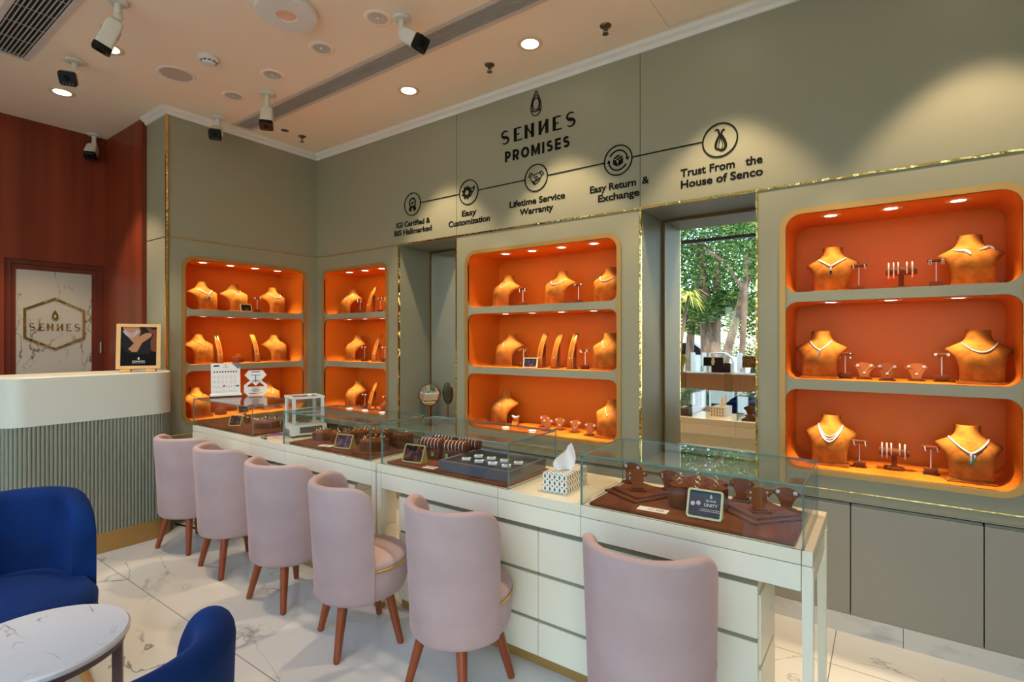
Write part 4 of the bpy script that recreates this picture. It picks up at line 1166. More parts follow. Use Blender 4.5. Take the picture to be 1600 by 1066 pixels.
def make_ramp():
    t = thing('bracelet_ramp', 'x', 'bracelet display')
    side = []; back = []
    for k in range(13):
        u = k / 12
        z = .006 + .246 * u; y = -.05 + .10 * u ** 1.7 - .006 * math.sin(PI * u)
        side.append((y, z)); back.append((y + .007, z - .003 if k else .006))
    mb = MB().loft([[(x, y, z) for y, z in side + back[::-1]] for x in (-.021, .021)])
    mb.build('curved_board', SUEDE, t, angle=40)
    MB().box(-.023, .023, -.056, .045, 0, .006, 0, .001).loft([[(x, .02, .006), (x, .028, .006), (x, .030, .17), (x, .018, .15)] for x in (-.012, .012)]).build('base', BROWN, t, angle=30)
    return t
ramp_proto = make_ramp()
def make_chain():
    mb = MB(); L = []
    for s in (-1, 1):
        for k in range(10):
            u = .30 + .62 * k / 9
            z = .006 + .246 * u; y = -.05 + .10 * u ** 1.7 - .006 * math.sin(PI * u) - .003
            L.append((s * (.002 + .010 * (u - .3) / .62), y, z))
        mb.tube(L, .0011, 5, 0); L = []
    u = .28; mb.sphere((0, -.05 + .10 * u ** 1.7 - .0105, .006 + .246 * u), .006, 1, 8)
    return mb.mesh('pendant_chain', [JGOLD, DIAM])
CHAINM = make_chain()
def make_mini():
    t = thing('mini_display', 'x', 'jewellery display')
    out = [(-.017, .012), (.017, .012), (.022, .03), (.032, .05), (.048, .066), (.041, .075), (.03, .082), (.016, .087), (0, .089), (-.016, .087), (-.03, .082), (-.041, .075), (-.048, .066), (-.032, .05), (-.022, .03)]
    M = Matrix.Translation((0, -.004, 0)) @ Matrix.Rotation(math.radians(-14), 4, 'X') @ MXZ
    MB().plate(out, (), -.004, .004, 0, M).build('fan_panel', MIDB, t, angle=0)
    MB().box(-.034, .034, -.026, .026, 0, .007, 0, .001).box(-.024, .024, -.016, .016, .007, .013, 0, .001).build('base', BROWN, t, angle=30)
    return t
mini_proto = make_mini()
def mini_pt(x, z):      # point on the fan panel front
    a = math.radians(-14); y0, z0 = -.0045, z
    return (x, -.004 + y0 * math.cos(a) - z0 * math.sin(a) * 1.0 , y0 * math.sin(a) + z0 * math.cos(a))
def make_minineck():
    mb = MB(); A = [mini_pt(-.026, .072), mini_pt(0, .036), mini_pt(.026, .072)]
    mb.tube(A, .0011, 5, 0); mb.sphere(mini_pt(0, .033), .0055, 1, 8, (1.3, .6, 1))
    return mb.mesh('small_necklace', [JGOLD, DIAM])
MININECK = make_minineck()
def make_rollbar():
    t = thing('bracelet_bar', 'x', 'bracelet stand')
    MB().lathe([(.017, -.062), (.019, -.058), (.019, .058), (.017, .062)], 20, 0, Matrix.Translation((0, 0, .088)) @ Matrix.Rotation(PI / 2, 4, 'Y')).build('roll', BROWN, t)
    MB().box(-.011, .011, -.009, .009, .012, .072).build('post', BROWN2, t, angle=0)
    MB().lathe([(.044, 0), (.046, .006), (.042, .014), (.012, .016)], 28, 0, Matrix.Diagonal((1, .7, 1, 1))).build('base', BROWN2, t)
    return t
roll_proto = make_rollbar()
def bangle_mesh(hang):
    mb = MB()
    mb.tube([(0, .030 * math.cos(2 * PI * i / 24) - .004, -hang * .5 + .021 + (.022 + hang * .5) * math.sin(2 * PI * i / 24)) for i in range(24)], .0034, 6, 0, True)
    return mb.mesh('bracelet', [DIAM])
BANG = [bangle_mesh(.012), bangle_mesh(.03)]
def make_easel(w, h, m_frame, m_pic, nm='picture_easel'):
    t = thing(nm, 'x', 'display card')
    M = Matrix.Rotation(math.radians(-14), 4, 'X') @ MXZ
    MB().plate(rrect(-w / 2, w / 2, .001, h, .006, 4), [rrect(-w / 2 + .006, w / 2 - .006, .007, h - .006, .003, 3)], -.004, .006, 0, M).build('frame', m_frame, t, angle=0)
    MB().plate(rrect(-w / 2 + .005, w / 2 - .005, .006, h - .005, .003, 3), (), -.003, .0015, 0, M).build('printed_card', m_pic, t, angle=0)
    MB().loft([[(x, .003, .006), (x, .04, .0), (x, .046, .0), (x, .006 + h * .22, h * .8)] for x in (-.006, .006)]).build('back_stay', m_frame, t, angle=0)
    return t
easel_dark = make_easel(.10, .072, BRASS, PRINTD); easel_blue = make_easel(.112, .075, CREAMF, PRINTB)
def make_block():
    t = thing('ring_block', 'x', 'ring block')
    MB().box(-.034, .034, -.03, .03, 0, .056, 0, .002).build('block', BROWN, t, angle=30)
    return t
block_proto = make_block()
def ring_mesh():
    mb = MB(); mb.tube([(.0095 * math.cos(2 * PI * i / 18), 0, .0095 + .0095 * math.sin(2 * PI * i / 18)) for i in range(18)], .0017, 6, 0, True)
    mb.sphere((0, 0, .0212), .0042, 1, 8, (1, 1, .75))
    return mb.mesh('ring', [JGOLD, DIAM])
RINGM = ring_mesh()
def ring_mesh_gold():
    mb = MB(); mb.tube([(.010 * math.cos(2 * PI * i / 18), 0, .010 + .010 * math.sin(2 * PI * i / 18)) for i in range(18)], [.0016 + .0022 * max(0, math.sin(2 * PI * i / 18)) for i in range(18)], 6, 0, True)
    return mb.mesh('ring', [JGOLD])
RINGG = ring_mesh_gold()
def add_ring(p, rot, label, group, gold=False):
    o = bpy.data.objects.new('ring', RINGG if gold else RINGM); COL.objects.link(o); o.location = p; o.rotation_euler = (0, 0, rot)
    return tag(o, label, 'ring', group)

NN = {'A': 'end-wall niche', 'B': 'corner niche', 'C': 'middle niche', 'D': 'right niche'}
def W(n, along, depth, z):     # niche coordinates -> world
    return (-depth, along, z) if n == 'A' else (along, depth, z)
def pos_word(i, n):
    if n == 1: return 'only one'
    if i == 0: return 'leftmost'
    if i == n - 1: return 'rightmost'
    return ['first', 'second', 'third', 'fourth', 'fifth', 'sixth'][i] + ' from left'
SHELVES = [
 ('A', 'top', 1.697, [('bust', -.955, .17, 'vee', .05), ('bust', -.689, .17, 'chain', .0), ('easel_d', -.66, .07, None, 0), ('tbar', -.53, .13, 'stud', 0), ('bust', -.325, .17, 'tennis', 0)]),
 ('A', 'middle', 1.246, [('bust', -.985, .17, 'goldchain', .05), ('ramp', -.862, .16, 'c', 0), ('block', -.70, .14, 'g', .4), ('ramp', -.538, .16, 'c', 0), ('bust', -.31, .17, 'goldchain', 0)]),
 ('A', 'bottom', .794, [('bust', -1.005, .18, 'goldchain', .05), ('block', -.82, .2, 'r', .25), ('easel_d', -.66, .12, None, .1), ('bust', -.36, .2, 'chain', 0)]),
 ('B', 'top', 1.697, [('bust', .25, .17, 'chain', 0), ('tbar', .497, .13, 'drop', 0), ('ramp', .63, .16, 'c', 0), ('tbar', .765, .15, 'stud', 0), ('bust', .885, .17, 'tennis', 0)]),
 ('B', 'middle', 1.246, [('bust', .30, .19, 'goldchain', 0), ('tbar', .535, .15, 'stud', 0), ('ramp', .67, .19, 'c', 0), ('tbar', .81, .16, 'stud', 0), ('bust', .91, .2, 'chain', 0)]),
 ('B', 'bottom', .794, [('bust', .305, .19, 'goldchain', 0), ('tbar', .525, .16, 'stud', 0), ('ramp', .635, .17, 'c', 0), ('block', .745, .22, 'r', 0), ('tbar', .835, .15, 'stud', 0)]),
 ('C', 'top', 1.697, [('bust', 2.15, .17, 'chain', 0), ('tbar', 2.365, .13, 'drop', 0), ('bust', 2.63, .17, 'tennis', 0), ('tbar', 2.83, .13, 'stud', 0), ('bust', 3.015, .18, 'tennis', 0)]),
 ('C', 'middle', 1.246, [('bust', 2.165, .19, 'chain', 0), ('tbar', 2.33, .19, 'hoop', 0), ('easel_b', 2.475, .06, None, .12), ('ramp', 2.51, .17, 'c', 0), ('ramp', 2.635, .17, 'c', 0), ('ramp', 2.765, .17, 'c', 0), ('tbar', 2.865, .16, 'hoop', 0), ('bust', 3.02, .16, 'chain', 0)]),
 ('C', 'bottom', .794, [('bust', 2.11, .2, 'goldchain', 0), ('cuff', 2.245, .2, None, .2), ('mini', 2.47, .26, 'e', 0), ('mini', 2.572, .14, 'e', 0), ('mini', 2.62, .23, 'n', 0), ('mini', 2.76, .2, 'n', 0), ('mini', 2.905, .15, 'e', 0), ('bust', 3.04, .17, 'chain', 0)]),
 ('D', 'top', 1.697, [('bust', 4.32, .17, 'vee', 0), ('tbar', 4.442, .13, 'lever', 0), ('roll', 4.615, .13, None, 0), ('tbar', 4.749, .13, 'bow', 0), ('bust', 4.88, .16, 'wings', 0)]),
 ('D', 'middle', 1.246, [('bust', 4.267, .16, 'pendant', 0), ('tbar', 4.38, .18, 'drop', 0), ('mini', 4.463, .18, 'n', 0), ('mini', 4.559, .14, 'n', 0), ('mini', 4.677, .2, 'n', 0), ('tbar', 4.774, .2, 'stud', 0), ('bust', 4.911, .16, 'tennis', 0)]),
 ('D', 'bottom', .794, [('bust', 4.312, .16, 'layered', 0), ('tbar', 4.443, .165, 'lever', 0), ('roll', 4.588, .2, None, 0), ('tbar', 4.732, .19, 'lever', 0), ('bust', 4.872, .14, 'emerald', 0)]),
]
SIDE = ('left', 'right')
for n_, sh, z, items in SHELVES:
    base_rot = PI / 2 if n_ == 'A' else 0
    where = '%s, %s shelf' % (NN[n_], sh)
    cnt = {}
    for it in items: cnt[it[0]] = cnt.get(it[0], 0) + 1
    seen = {}
    for kind, along, depth, extra, rr in items:
        i = seen.get(kind, 0); seen[kind] = i + 1
        pw = pos_word(i, cnt[kind]); rot = base_rot + rr
        if kind.startswith('easel'): rot = base_rot + rr
        loc = W(n_, along, depth, z + .0006)
        if kind == 'bust':
            place('bust', bust_proto, loc, rot, 'tan suede necklace bust, %s, %s' % (pw, where), 'tan busts in the lit niches')
            nm = {'vee': 'thick diamond V necklace', 'pendant': 'diamond necklace with a drop pendant', 'tennis': 'round diamond necklace', 'layered': 'three-strand diamond necklace', 'emerald': 'diamond necklace with green drops', 'wings': 'open two-piece diamond necklace', 'chain': 'fine silver chain necklace', 'goldchain': 'fine gold chain necklace'}[extra]
            add_necklace(extra, loc, rot, '%s on the %s bust, %s' % (nm, pw, where))
        elif kind == 'tbar':
            place('tbar', tbar_proto, loc, rot, 'brown T-bar earring stand, %s, %s' % (pw, where), 'T-bar earring stands')
            for s, sx in zip(SIDE, (-.024, .024)):
                q = rotz((sx, -.0088, .130), rot)
                add_earring(extra, (loc[0] + q[0], loc[1] + q[1], loc[2] + q[2]), rot, 'small earring, %s end of the %s T-bar stand, %s' % (s, pw, where))
        elif kind == 'ramp':
            place('ramp', ramp_proto, loc, rot, 'tall curved tan bracelet ramp, %s, %s' % (pw, where), 'curved ramps in the lit niches')
            o = bpy.data.objects.new('pendant_chain', CHAINM); COL.objects.link(o); o.location = loc; o.rotation_euler = (0, 0, rot)
            tag(o, 'gold chain with bright pendant on the %s curved ramp, %s' % (pw, where), 'pendant', 'pendants on curved ramps')
        elif kind == 'mini':
            place('mini', mini_proto, loc, rot, 'small brown fan-shaped jewellery stand, %s, %s' % (pw, where), 'small fan stands')
            if extra == 'n':
                o = bpy.data.objects.new('small_necklace', MININECK); COL.objects.link(o); o.location = loc; o.rotation_euler = (0, 0, rot)
                tag(o, 'thin necklace on the %s fan stand, %s' % (pw, where), 'necklace', 'necklaces on fan stands')
            for s, sx in zip(SIDE, (-.03, .03)):
                q = rotz(mini_pt(sx, .07), rot)
                add_earring('stud', (loc[0] + q[0], loc[1] + q[1], loc[2] + q[2]), rot, 'stud earring, %s corner of the %s fan stand, %s' % (s, pw, where))
        elif kind == 'roll':
            place('roll', roll_proto, loc, rot, 'brown bracelet roll on a post, %s' % where, 'bracelet rolls')
            for k, (sx, hg) in enumerate(((-.05, 1), (-.03, 1), (-.012, 0), (.022, 0), (.043, 1))):
                o = bpy.data.objects.new('bracelet', BANG[hg]); COL.objects.link(o)
                q = rotz((sx, 0, .088), rot); o.location = (loc[0] + q[0], loc[1] + q[1], loc[2] + q[2]); o.rotation_euler = (0, 0, rot)
                tag(o, 'bright bracelet, %s on the roll, %s' % (pos_word(k, 5), where), 'bracelet', 'bracelets on the rolls')
        elif kind == 'block':
            place('block', block_proto, loc, rot, 'brown suede ring block, %s, %s' % (pw, where), 'ring blocks in the niches')
            for s, sx in zip(SIDE, (-.016, .016)):
                q = rotz((sx, 0, .0565), rot)
                add_ring((loc[0] + q[0], loc[1] + q[1], loc[2] + q[2]), rot, 'ring, %s side of the ring block, %s' % (s, where), 'rings on niche blocks', extra == 'g')
        elif kind in ('easel_d', 'easel_b'):
            place(kind, easel_dark if kind == 'easel_d' else easel_blue, loc, rot, '%s framed card with a dark picture, %s' % ('brass' if kind == 'easel_d' else 'cream', where), 'framed cards in the niches')
        elif kind == 'cuff':
            t = thing('bracelet_holder', 'small tilted tan holder with a broad bracelet, %s' % where, 'bracelet display', loc, rot)
            MB().loft([[(x, -.02, 0), (x, .03, 0), (x, .026, .055), (x, .012, .055)] for x in (-.022, .022)]).build('wedge', SUEDE, t, angle=0)
            t2 = tag(MB().tube([(.0 + .026 * math.cos(2 * PI * k / 24), .008 + .012 * math.sin(2 * PI * k / 24), .066 + .004 * math.cos(2 * PI * k / 12)) for k in range(24)], .0065, 8, 0, True).build('bracelet', DIAM), 'broad bright bracelet lying on the tilted holder, %s' % where, 'bracelet')
            t2.location = loc; t2.rotation_euler = (0, 0, rot)

# ================================================================== CONTENTS OF THE GLASS CASES
BT = CT + .0006                  # board underside
BH = .012
def board(label, x0, x1):
    t = tag(MB().box(x0, x1, -1.172, -.795, BT, BT + BH, 0, .003).build('display_board', BROWN, angle=30), label, 'display board', 'brown boards in the glass cases')
    return t
board('brown suede board in the farthest glass case', .165, 1.0)
board('brown suede board in the glass case beside the white balance', 1.44, 2.23)
board('brown suede board under the grey jewellery tray', 2.37, 3.165)
board('brown suede board in the nearest glass case', 3.58, 4.315)
TB = BT + BH + .0004             # top of boards
def wedge_frame(label, x, y, rot, w, h, mf, mp, writing=None, z=None):
    t = thing('card_holder', label, 'display card', (x, y, z or TB), rot, 'framed cards in the glass cases')
    M = Matrix.Translation((0, -.012, .003)) @ Matrix.Rotation(math.radians(-22), 4, 'X') @ MXZ
    MB().plate(rrect(-w / 2, w / 2, 0, h, .011, 6), [rrect(-w / 2 + .007, w / 2 - .007, .007, h - .007, .006, 5)], -.006, .005, 0, M).build('rim', mf, t, angle=0)
    MB().loft([[(x_, -.009, .001), (x_, .042, .0), (x_, .046, .004), (x_, h * .36 - .006, h * .90)] for x_ in (-w / 2 + .004, w / 2 - .004)]).build('wedge_body', mf, t, angle=0)
    MB().plate(rrect(-w / 2 + .006, w / 2 - .006, .006, h - .006, .006, 5), (), -.004, .002, 0, M).build('printed_card', mp, t, angle=0)
    return t, M
wedge_frame('brass wedge frame with a dark picture in the farthest glass case', .545, -1.065, .5, .10, .085, BRASS, PRINTD)
wedge_frame('brass wedge frame with a purple picture beside a white card', 1.905, -1.105, .22, .125, .088, BRASS, PRINTB)
wedge_frame('brass wedge frame with a red jewel picture beside the grey tray', 2.51, -1.115, .12, .135, .098, BRASS, PRINTD)
fr, M = wedge_frame('cream wedge frame reading SENNES UNITY in the nearest glass case', 4.015, -1.108, .05, .125, .105, CREAMF, NAVY)
def on_card(o, parent, M, x, y, d=.0026):
    o.parent = parent; o.matrix_local = M @ Matrix.Translation((x, y, d)); return o
e = emblem_mb(.013, lw=.0012).build('printed_emblem', PAPER, fr, angle=0); on_card(e, fr, M, .021, .075)
on_card(text('printed_words', 'SENNES', .0105, PAPER, fr, bold=.0, extrude=.0002), fr, M, .021, .062)
on_card(text('printed_words', 'UNITY', .016, PAPER, fr, bold=.0002, extrude=.0002), fr, M, .021, .045)
mb = MB(); mb.box(-.012, .052, .034, .0355, 0, .0004).box(-.018, .056, .028, .0295, 0, .0004); on_card(mb.build('printed_lines', PAPER, fr, angle=0), fr, M, 0, 0)
mb = MB()
for cx, cy in ((-.042, .050), (-.022, .054)):
    for k in range(8): mb.sphere((cx + .006 * math.cos(k * PI / 4), cy + .006 * math.sin(k * PI / 4), .0004), .0026, 0, 6, (1, 1, .3))
    mb.sphere((cx, cy, .0006), .004, 0, 8, (1, 1, .3))
on_card(mb.build('printed_earrings', mat('print_jewel', srgb(220, 214, 222), .4), fr), fr, M, 0, 0)
def card(label, x, y, rot, w, h, z=TB, words=None, name='paper_card'):
    t = thing(name, label, 'card', (x, y, z), rot, 'white cards in the glass cases')
    MB().box(-w / 2, w / 2, -h / 2, h / 2, 0, .0012).build('card_sheet', PAPER, t, angle=0)
    if words: words(t)
    else: MB().box(-w * .3, w * .3, h * .05, h * .14, .0012, .0015).box(-w * .3, w * .2, -h * .12, -h * .04, .0012, .0015).build('printed_lines', INKG, t, angle=0)
    return t
card('white card left of the brass frame with purple picture', 1.745, -1.11, .2, .095, .05)
card('white price card with black stripe beside the grey tray', 2.655, -1.135, .15, .075, .04, TB, lambda t: MB().box(-.036, .036, -.004, .006, .0012, .0016).build('black_stripe', INKB, t, angle=0))
def igi(t):
    text('printed_letters', 'IGI', .026, INKB, t, (.027, -.009, .0013), (0, 0, 0), bold=.0002, extrude=.0002)
    MB().stroke(circ(-.008, 0, .011, 24), .0016, .0012, .0016, 0, True).stroke(circ(-.008, 0, .006, 20), .0014, .0012, .0016, 0, True).build('printed_roundel', mat('pink_ink', srgb(214, 120, 140), .6), t, angle=0)
card('white IGI card in front of the hexagonal ring blocks', 3.825, -1.118, .06, .115, .046, TB, igi)

# ---- farthest case: ring fingers and blocks
def drum(label, x, y, r, h, nseg=8, z=TB, half=False, group='round ring drums in the far cases'):
    t = thing('ring_drum', label, 'ring block', (x, y, z), 0, group)
    pts = []
    N = nseg * 6
    for k in range(N):
        a = 2 * PI * k / N
        q = abs((k % 6) - 3) / 3
        rr = r * (1 - .06 * max(0, q - .66) * 3)
        pts.append((rr * math.cos(a), rr * math.sin(a)))
    MB().loft([[(a, b, 0) for a, b in pts], [(a, b, h - .003) for a, b in pts], [(a * .96, b * .96, h) for a, b in pts]]).build('drum_body', BROWN, t, angle=40)
    return t
def rings_on(x, y, z, r, n, label, group, gold=True, a0=0.0):
    for k in range(n):
        a = a0 + 2 * PI * k / n
        add_ring((x + r * math.cos(a), y + r * math.sin(a), z + .0004), a + .6 + k, label, group, gold and k % 3 != 2)
drum('round brown ring drum in the farthest case', .80, -.955, .085, .05)
rings_on(.80, -.955, TB + .05, .058, 8, 'gold ring standing on the round drum in the farthest case', 'rings on the drum in the farthest case')
drum('second round ring drum, behind the first one in the farthest case', .93, -.86, .06, .055, 7)
rings_on(.93, -.86, TB + .055, .035, 4, 'gold ring on the smaller drum at the back of the farthest case', 'rings on the smaller drum in the farthest case')
def finger(x, y, z, rot, label):
    t = thing('ring_finger', label, 'ring display', (x, y, z), rot, 'slanted ring fingers in the farthest case')
    M = Matrix.Rotation(math.radians(-38), 4, 'X')
    MB().lathe([(.017, .0), (.016, .03), (.0145, .058), (.009, .068), (.001, .071)], 16, 0, M @ Matrix.Translation((0, 0, .004)), True).build('finger_peg', BROWN2, t)
    MB().box(-.022, .022, -.022, .026, 0, .008, 0, .001).build('base', BROWN2, t, angle=30)
    return M
for k, (x, y, r_) in enumerate(((.60, -.86, .9), (.70, -.84, .9), (.815, -.83, .9), (.40, -.93, .9), (.50, -.95, .9))):
    finger(x, y, TB, r_, 'slanted brown ring finger, %s in the farthest case' % pos_word(k, 5))
    a = r_; o = bpy.data.objects.new('ring', RINGM); COL.objects.link(o)
    Mz = Matrix.Translation((x, y, TB)) @ Matrix.Rotation(a, 4, 'Z') @ Matrix.Rotation(math.radians(-38), 4, 'X') @ Matrix.Translation((0, 0, .045)) @ Matrix.Rotation(PI / 2, 4, 'X') @ Matrix.Scale(1.75, 4) @ Matrix.Translation((0, 0, -.0095))
    o.matrix_world = Mz
    tag(o, 'ring worn on the %s slanted finger in the farthest case' % pos_word(k, 5), 'ring', 'rings on slanted fingers')
# ---- case with gold rings
for k, (x, y, r, h, lab) in enumerate(((1.535, -.985, .07, .05, 'left brown ring drum beside the white balance'), (1.685, -.955, .07, .052, 'brown ring drum right behind the white card'), (1.83, -.91, .072, .075, 'tall brown ring drum behind the purple picture frame'), (1.985, -.885, .075, .085, 'tallest brown ring drum in the gold ring case'), (2.15, -.855, .065, .08, 'rearmost brown ring drum in the gold ring case'))):
    drum(lab, x, y, r, h, 8)
    rings_on(x, y, TB + h, r * .62, 6, 'gold ring standing on the ' + lab.replace(' in the gold ring case', '').replace(' right behind', ' behind').replace('left brown ring drum beside', 'ring drum beside'), 'rings: ' + lab, True, k)
tag(MB().lathe([(.125, 0), (.127, .006), (.12, .010)], 48, 0, Matrix.Translation((2.098, -1.03, TB))).build('round_plate', BROWN), 'flat round brown plate under the front drum of the gold ring case', 'plate')
drum('front brown ring drum on the round plate, near the counter joint', 2.098, -1.03, .085, .056, 9, TB + .0105)
rings_on(2.098, -1.03, TB + .0665, .058, 8, 'gold ring standing on the front drum above the round plate', 'rings on the front drum')
# ---- tray case
def ring_roll(x, y, rot, label, L=.15):
    t = thing('ring_roll', label, 'ring display', (x, y, TB), rot, 'brown rolls holding rows of rings')
    mb = MB(); prof_ = []
    nseg = 8
    for k in range(nseg * 4 + 1):
        u = k / (nseg * 4); z = -L / 2 + L * u
        prof_.append((.026 + .004 * abs(math.sin(PI * nseg * u)) - (.006 if k in (0, nseg * 4) else 0), z))
    T = Matrix.Translation((0, .01, .078)) @ Matrix.Rotation(PI / 2, 4, 'Y')
    mb.lathe(prof_, 20, 0, T).build('roll', BROWN, t, angle=60)
    MB().loft([[(x_, -.04, 0), (x_, .045, 0), (x_, .03, .07), (x_, -.008, .07)] for x_ in (-L / 2 + .01, L / 2 - .01)]).build('wedge_base', BROWN2, t, angle=0)
    for k in range(6):
        xx = -L / 2 + L * (k + 1) / 7
        o = MB().tube([(xx, .01 + .0315 * math.cos(2 * PI * i / 20), .078 + .0315 * math.sin(2 * PI * i / 20)) for i in range(20)], .0016, 6, 0, True).build('ring', SILVER)
        o.location = (x, y, TB); o.rotation_euler = (0, 0, rot)
        tag(o, 'slim silver ring on the ' + label, 'ring', 'rings: ' + label)
    for k, xx in enumerate((-.03, .035)):
        o = MB().box(xx - .008, xx + .008, -.0425, -.0415, .022, .045).build('price_tag', TAGG); o.location = (x, y, TB); o.rotation_euler = (0, 0, rot)
        tag(o, 'green price tag, %s on the %s' % (SIDE[k], label), 'price tag', 'green tags on ring rolls')
ring_roll(2.505, -.975, .22, 'front left ring roll by the tray', .15)
ring_roll(2.665, -.955, .22, 'front right ring roll by the tray', .15)
ring_roll(2.50, -.862, .22, 'back left ring roll by the tray', .15)
ring_roll(2.665, -.845, .22, 'back right ring roll by the tray', .14)
t = thing('jewellery_tray', 'grey velvet jewellery tray with black lining in the second nearest case', 'tray', (2.935, -.975, TB), .03)
tw, td, th_ = .215, .165, .05
mb = MB()
mb.plate([(-tw, -td), (tw, -td), (tw, td), (-tw, td)], [[(-tw + .016, -td + .016), (tw - .016, -td + .016), (tw - .016, td - .016), (-tw + .016, td - .016)]], .004, th_)
mb.box(-tw, tw, -td, td, 0, .004)
mb.build('velvet_walls', GREYV, t, angle=0)
MB().box(-tw + .016, tw - .016, -td + .016, td - .016, .004, .036).build('black_lining', mat('tray_lining', srgb(34, 33, 36), .9), t, angle=0)
q_ = 0
for r_ in range(2):
    for c_ in range(4):
        x, y = 2.80 + c_ * .085 + r_ * .012, -1.02 + r_ * .085
        o = thing('stone_box', 'small white gem box, %s of the %s row in the grey tray' % (pos_word(c_, 4), ('front', 'back')[r_]), 'gem box', (x, y, TB + .0364), .55, 'small gem boxes in the grey tray')
        MB().box(-.022, .022, -.015, .015, 0, .012, 0, .001).build('box_body', PAPER, o, angle=30)
        MB().box(-.012, .012, -.008, .008, .012, .0128).build('window', INKG, o, angle=0)
        MB().box(.0222, .0232, -.013, .013, .001, .011).build('green_end', TAGG, o, angle=0)
# ---- nearest case
def hexblock(x, y, h, label):
    t = thing('hexagonal_ring_block', label + ' in the nearest glass case', 'ring block', (x, y, TB), 0, 'hexagonal ring blocks in the nearest case')
    p = [(.043 * math.cos(k * PI / 3 + .26), .043 * math.sin(k * PI / 3 + .26)) for k in range(6)]
    MB().loft([[(a, b, 0) for a, b in p], [(a, b, h - .002) for a, b in p], [(a * .95, b * .95, h) for a, b in p]]).box(-.0015, .0015, -.03, .03, h - .0005, h + .0006).build('block', BROWN, t, angle=20)
    add_ring((x, y, TB + h + .0008), random.uniform(-.5, .9), 'diamond ring on the ' + label, 'rings on hexagonal blocks')
cx, cy = 3.945, -.945; hexn = ['middle hexagonal block', 'rear right hexagonal block', 'rear hexagonal block', 'rear left hexagonal block', 'front left hexagonal block', 'foremost hexagonal block', 'right hexagonal block']
hexblock(cx, cy, .085, hexn[0])
for k in range(6):
    a = k * PI / 3 + .26 + PI / 6
    hexblock(cx + .0785 * math.cos(a), cy + .0785 * math.sin(a), .085, hexn[k + 1])
def slab(label, x, y, rot, w, d, z, h=.009, round_=.0):
    o = tag(MB().box(-w / 2, w / 2, -d / 2, d / 2, 0, h, 0, .0015).build('display_plate', BROWN, angle=30), label, 'display plate', 'flat brown plates in the nearest case')
    o.location = (x, y, z); o.rotation_euler = (0, 0, rot); return o
slab('lower square brown plate at the left of the nearest case', 3.70, -.955, math.radians(62), .20, .20, TB)
slab('upper square brown plate at the left of the nearest case', 3.705, -.945, math.radians(62), .17, .17, TB + .0095)
slab('lower square brown plate at the right of the nearest case', 4.165, -.93, math.radians(50), .21, .21, TB)
slab('upper square brown plate at the right of the nearest case', 4.17, -.92, math.radians(50), .18, .18, TB + .0095)
for k, (x, y, z, rt, lab) in enumerate(((3.632, -.868, TB + .019, -.1, 'rear left fan stand in the nearest case'), (3.70, -.965, TB + .019, .55, 'front left fan stand in the nearest case'), (3.79, -.835, TB, .1, 'fan stand behind the hexagonal ring blocks'), (4.09, -.862, TB + .019, .1, 'fan stand right of the hexagonal blocks'), (4.175, -.965, TB + .019, .55, 'front right fan stand in the nearest case'), (4.245, -.835, TB, .1, 'rear right fan stand in the nearest case'))):
    dup(mini_proto, (x, y, z), rt, 'brown ' + lab, 'brown fan stands in the nearest case')
    for s, sx in zip(SIDE, (-.03, .03)):
        q = rotz(mini_pt(sx, .07), rt)
        add_earring(('stud', 'drop', 'lever', 'hoop', 'drop', 'stud')[k], (x + q[0], y + q[1], z + q[2]), rt, 'earring, %s corner of the %s' % (s, lab), 'earrings in the nearest case')

# ================================================================== THINGS ON THE COUNTERS
# tissue box
TPAT = mat('tissue_box_print', srgb(236, 230, 214), .4)
n, l, b = nodes(TPAT)
tc = n.new('ShaderNodeTexCoord'); sx = n.new('ShaderNodeSeparateXYZ'); l.new(tc.outputs['UV'], sx.inputs[0])
def mnode(op, a, c=None):
    q = n.new('ShaderNodeMath'); q.operation = op
    for i, s in enumerate((a, c)):
        if s is None: continue
        if isinstance(s, (int, float)): q.inputs[i].default_value = s
        else: l.new(s, q.inputs[i])
    return q.outputs[0]
def cell(o_): return mnode('ABSOLUTE', mnode('SUBTRACT', mnode('FRACT', o_), .5))
u_, v_ = sx.outputs['X'], sx.outputs['Y']
au, av = cell(u_), cell(v_)
diam = mnode('LESS_THAN', mnode('ADD', mnode('MULTIPLY', au, 1.9), av), .46)
u2, v2 = mnode('ADD', u_, .5), mnode('ADD', v_, .5)
bu, bv = cell(u2), cell(v2)
dia2 = mnode('LESS_THAN', mnode('ADD', bu, mnode('MULTIPLY', bv, 1.2)), .22)
m1 = n.new('ShaderNodeMix'); m1.data_type = 'RGBA'; l.new(diam, m1.inputs['Factor']); m1.inputs['A'].default_value = srgb(238, 232, 216); m1.inputs['B'].default_value = srgb(72, 112, 116)
m2 = n.new('ShaderNodeMix'); m2.data_type = 'RGBA'; l.new(dia2, m2.inputs['Factor']); l.new(m1.outputs['Result'], m2.inputs['A']); m2.inputs['B'].default_value = srgb(98, 84, 56)
l.new(m2.outputs['Result'], b.inputs['Base Color'])
TPAT2 = TPAT.copy(); TPAT2.name = 'tissue_box_print_brown'
for q in TPAT2.node_tree.nodes:
    if q.type == 'MIX' and q.inputs['B'].default_value[2] > .1: q.inputs['B'].default_value = srgb(92, 78, 50)
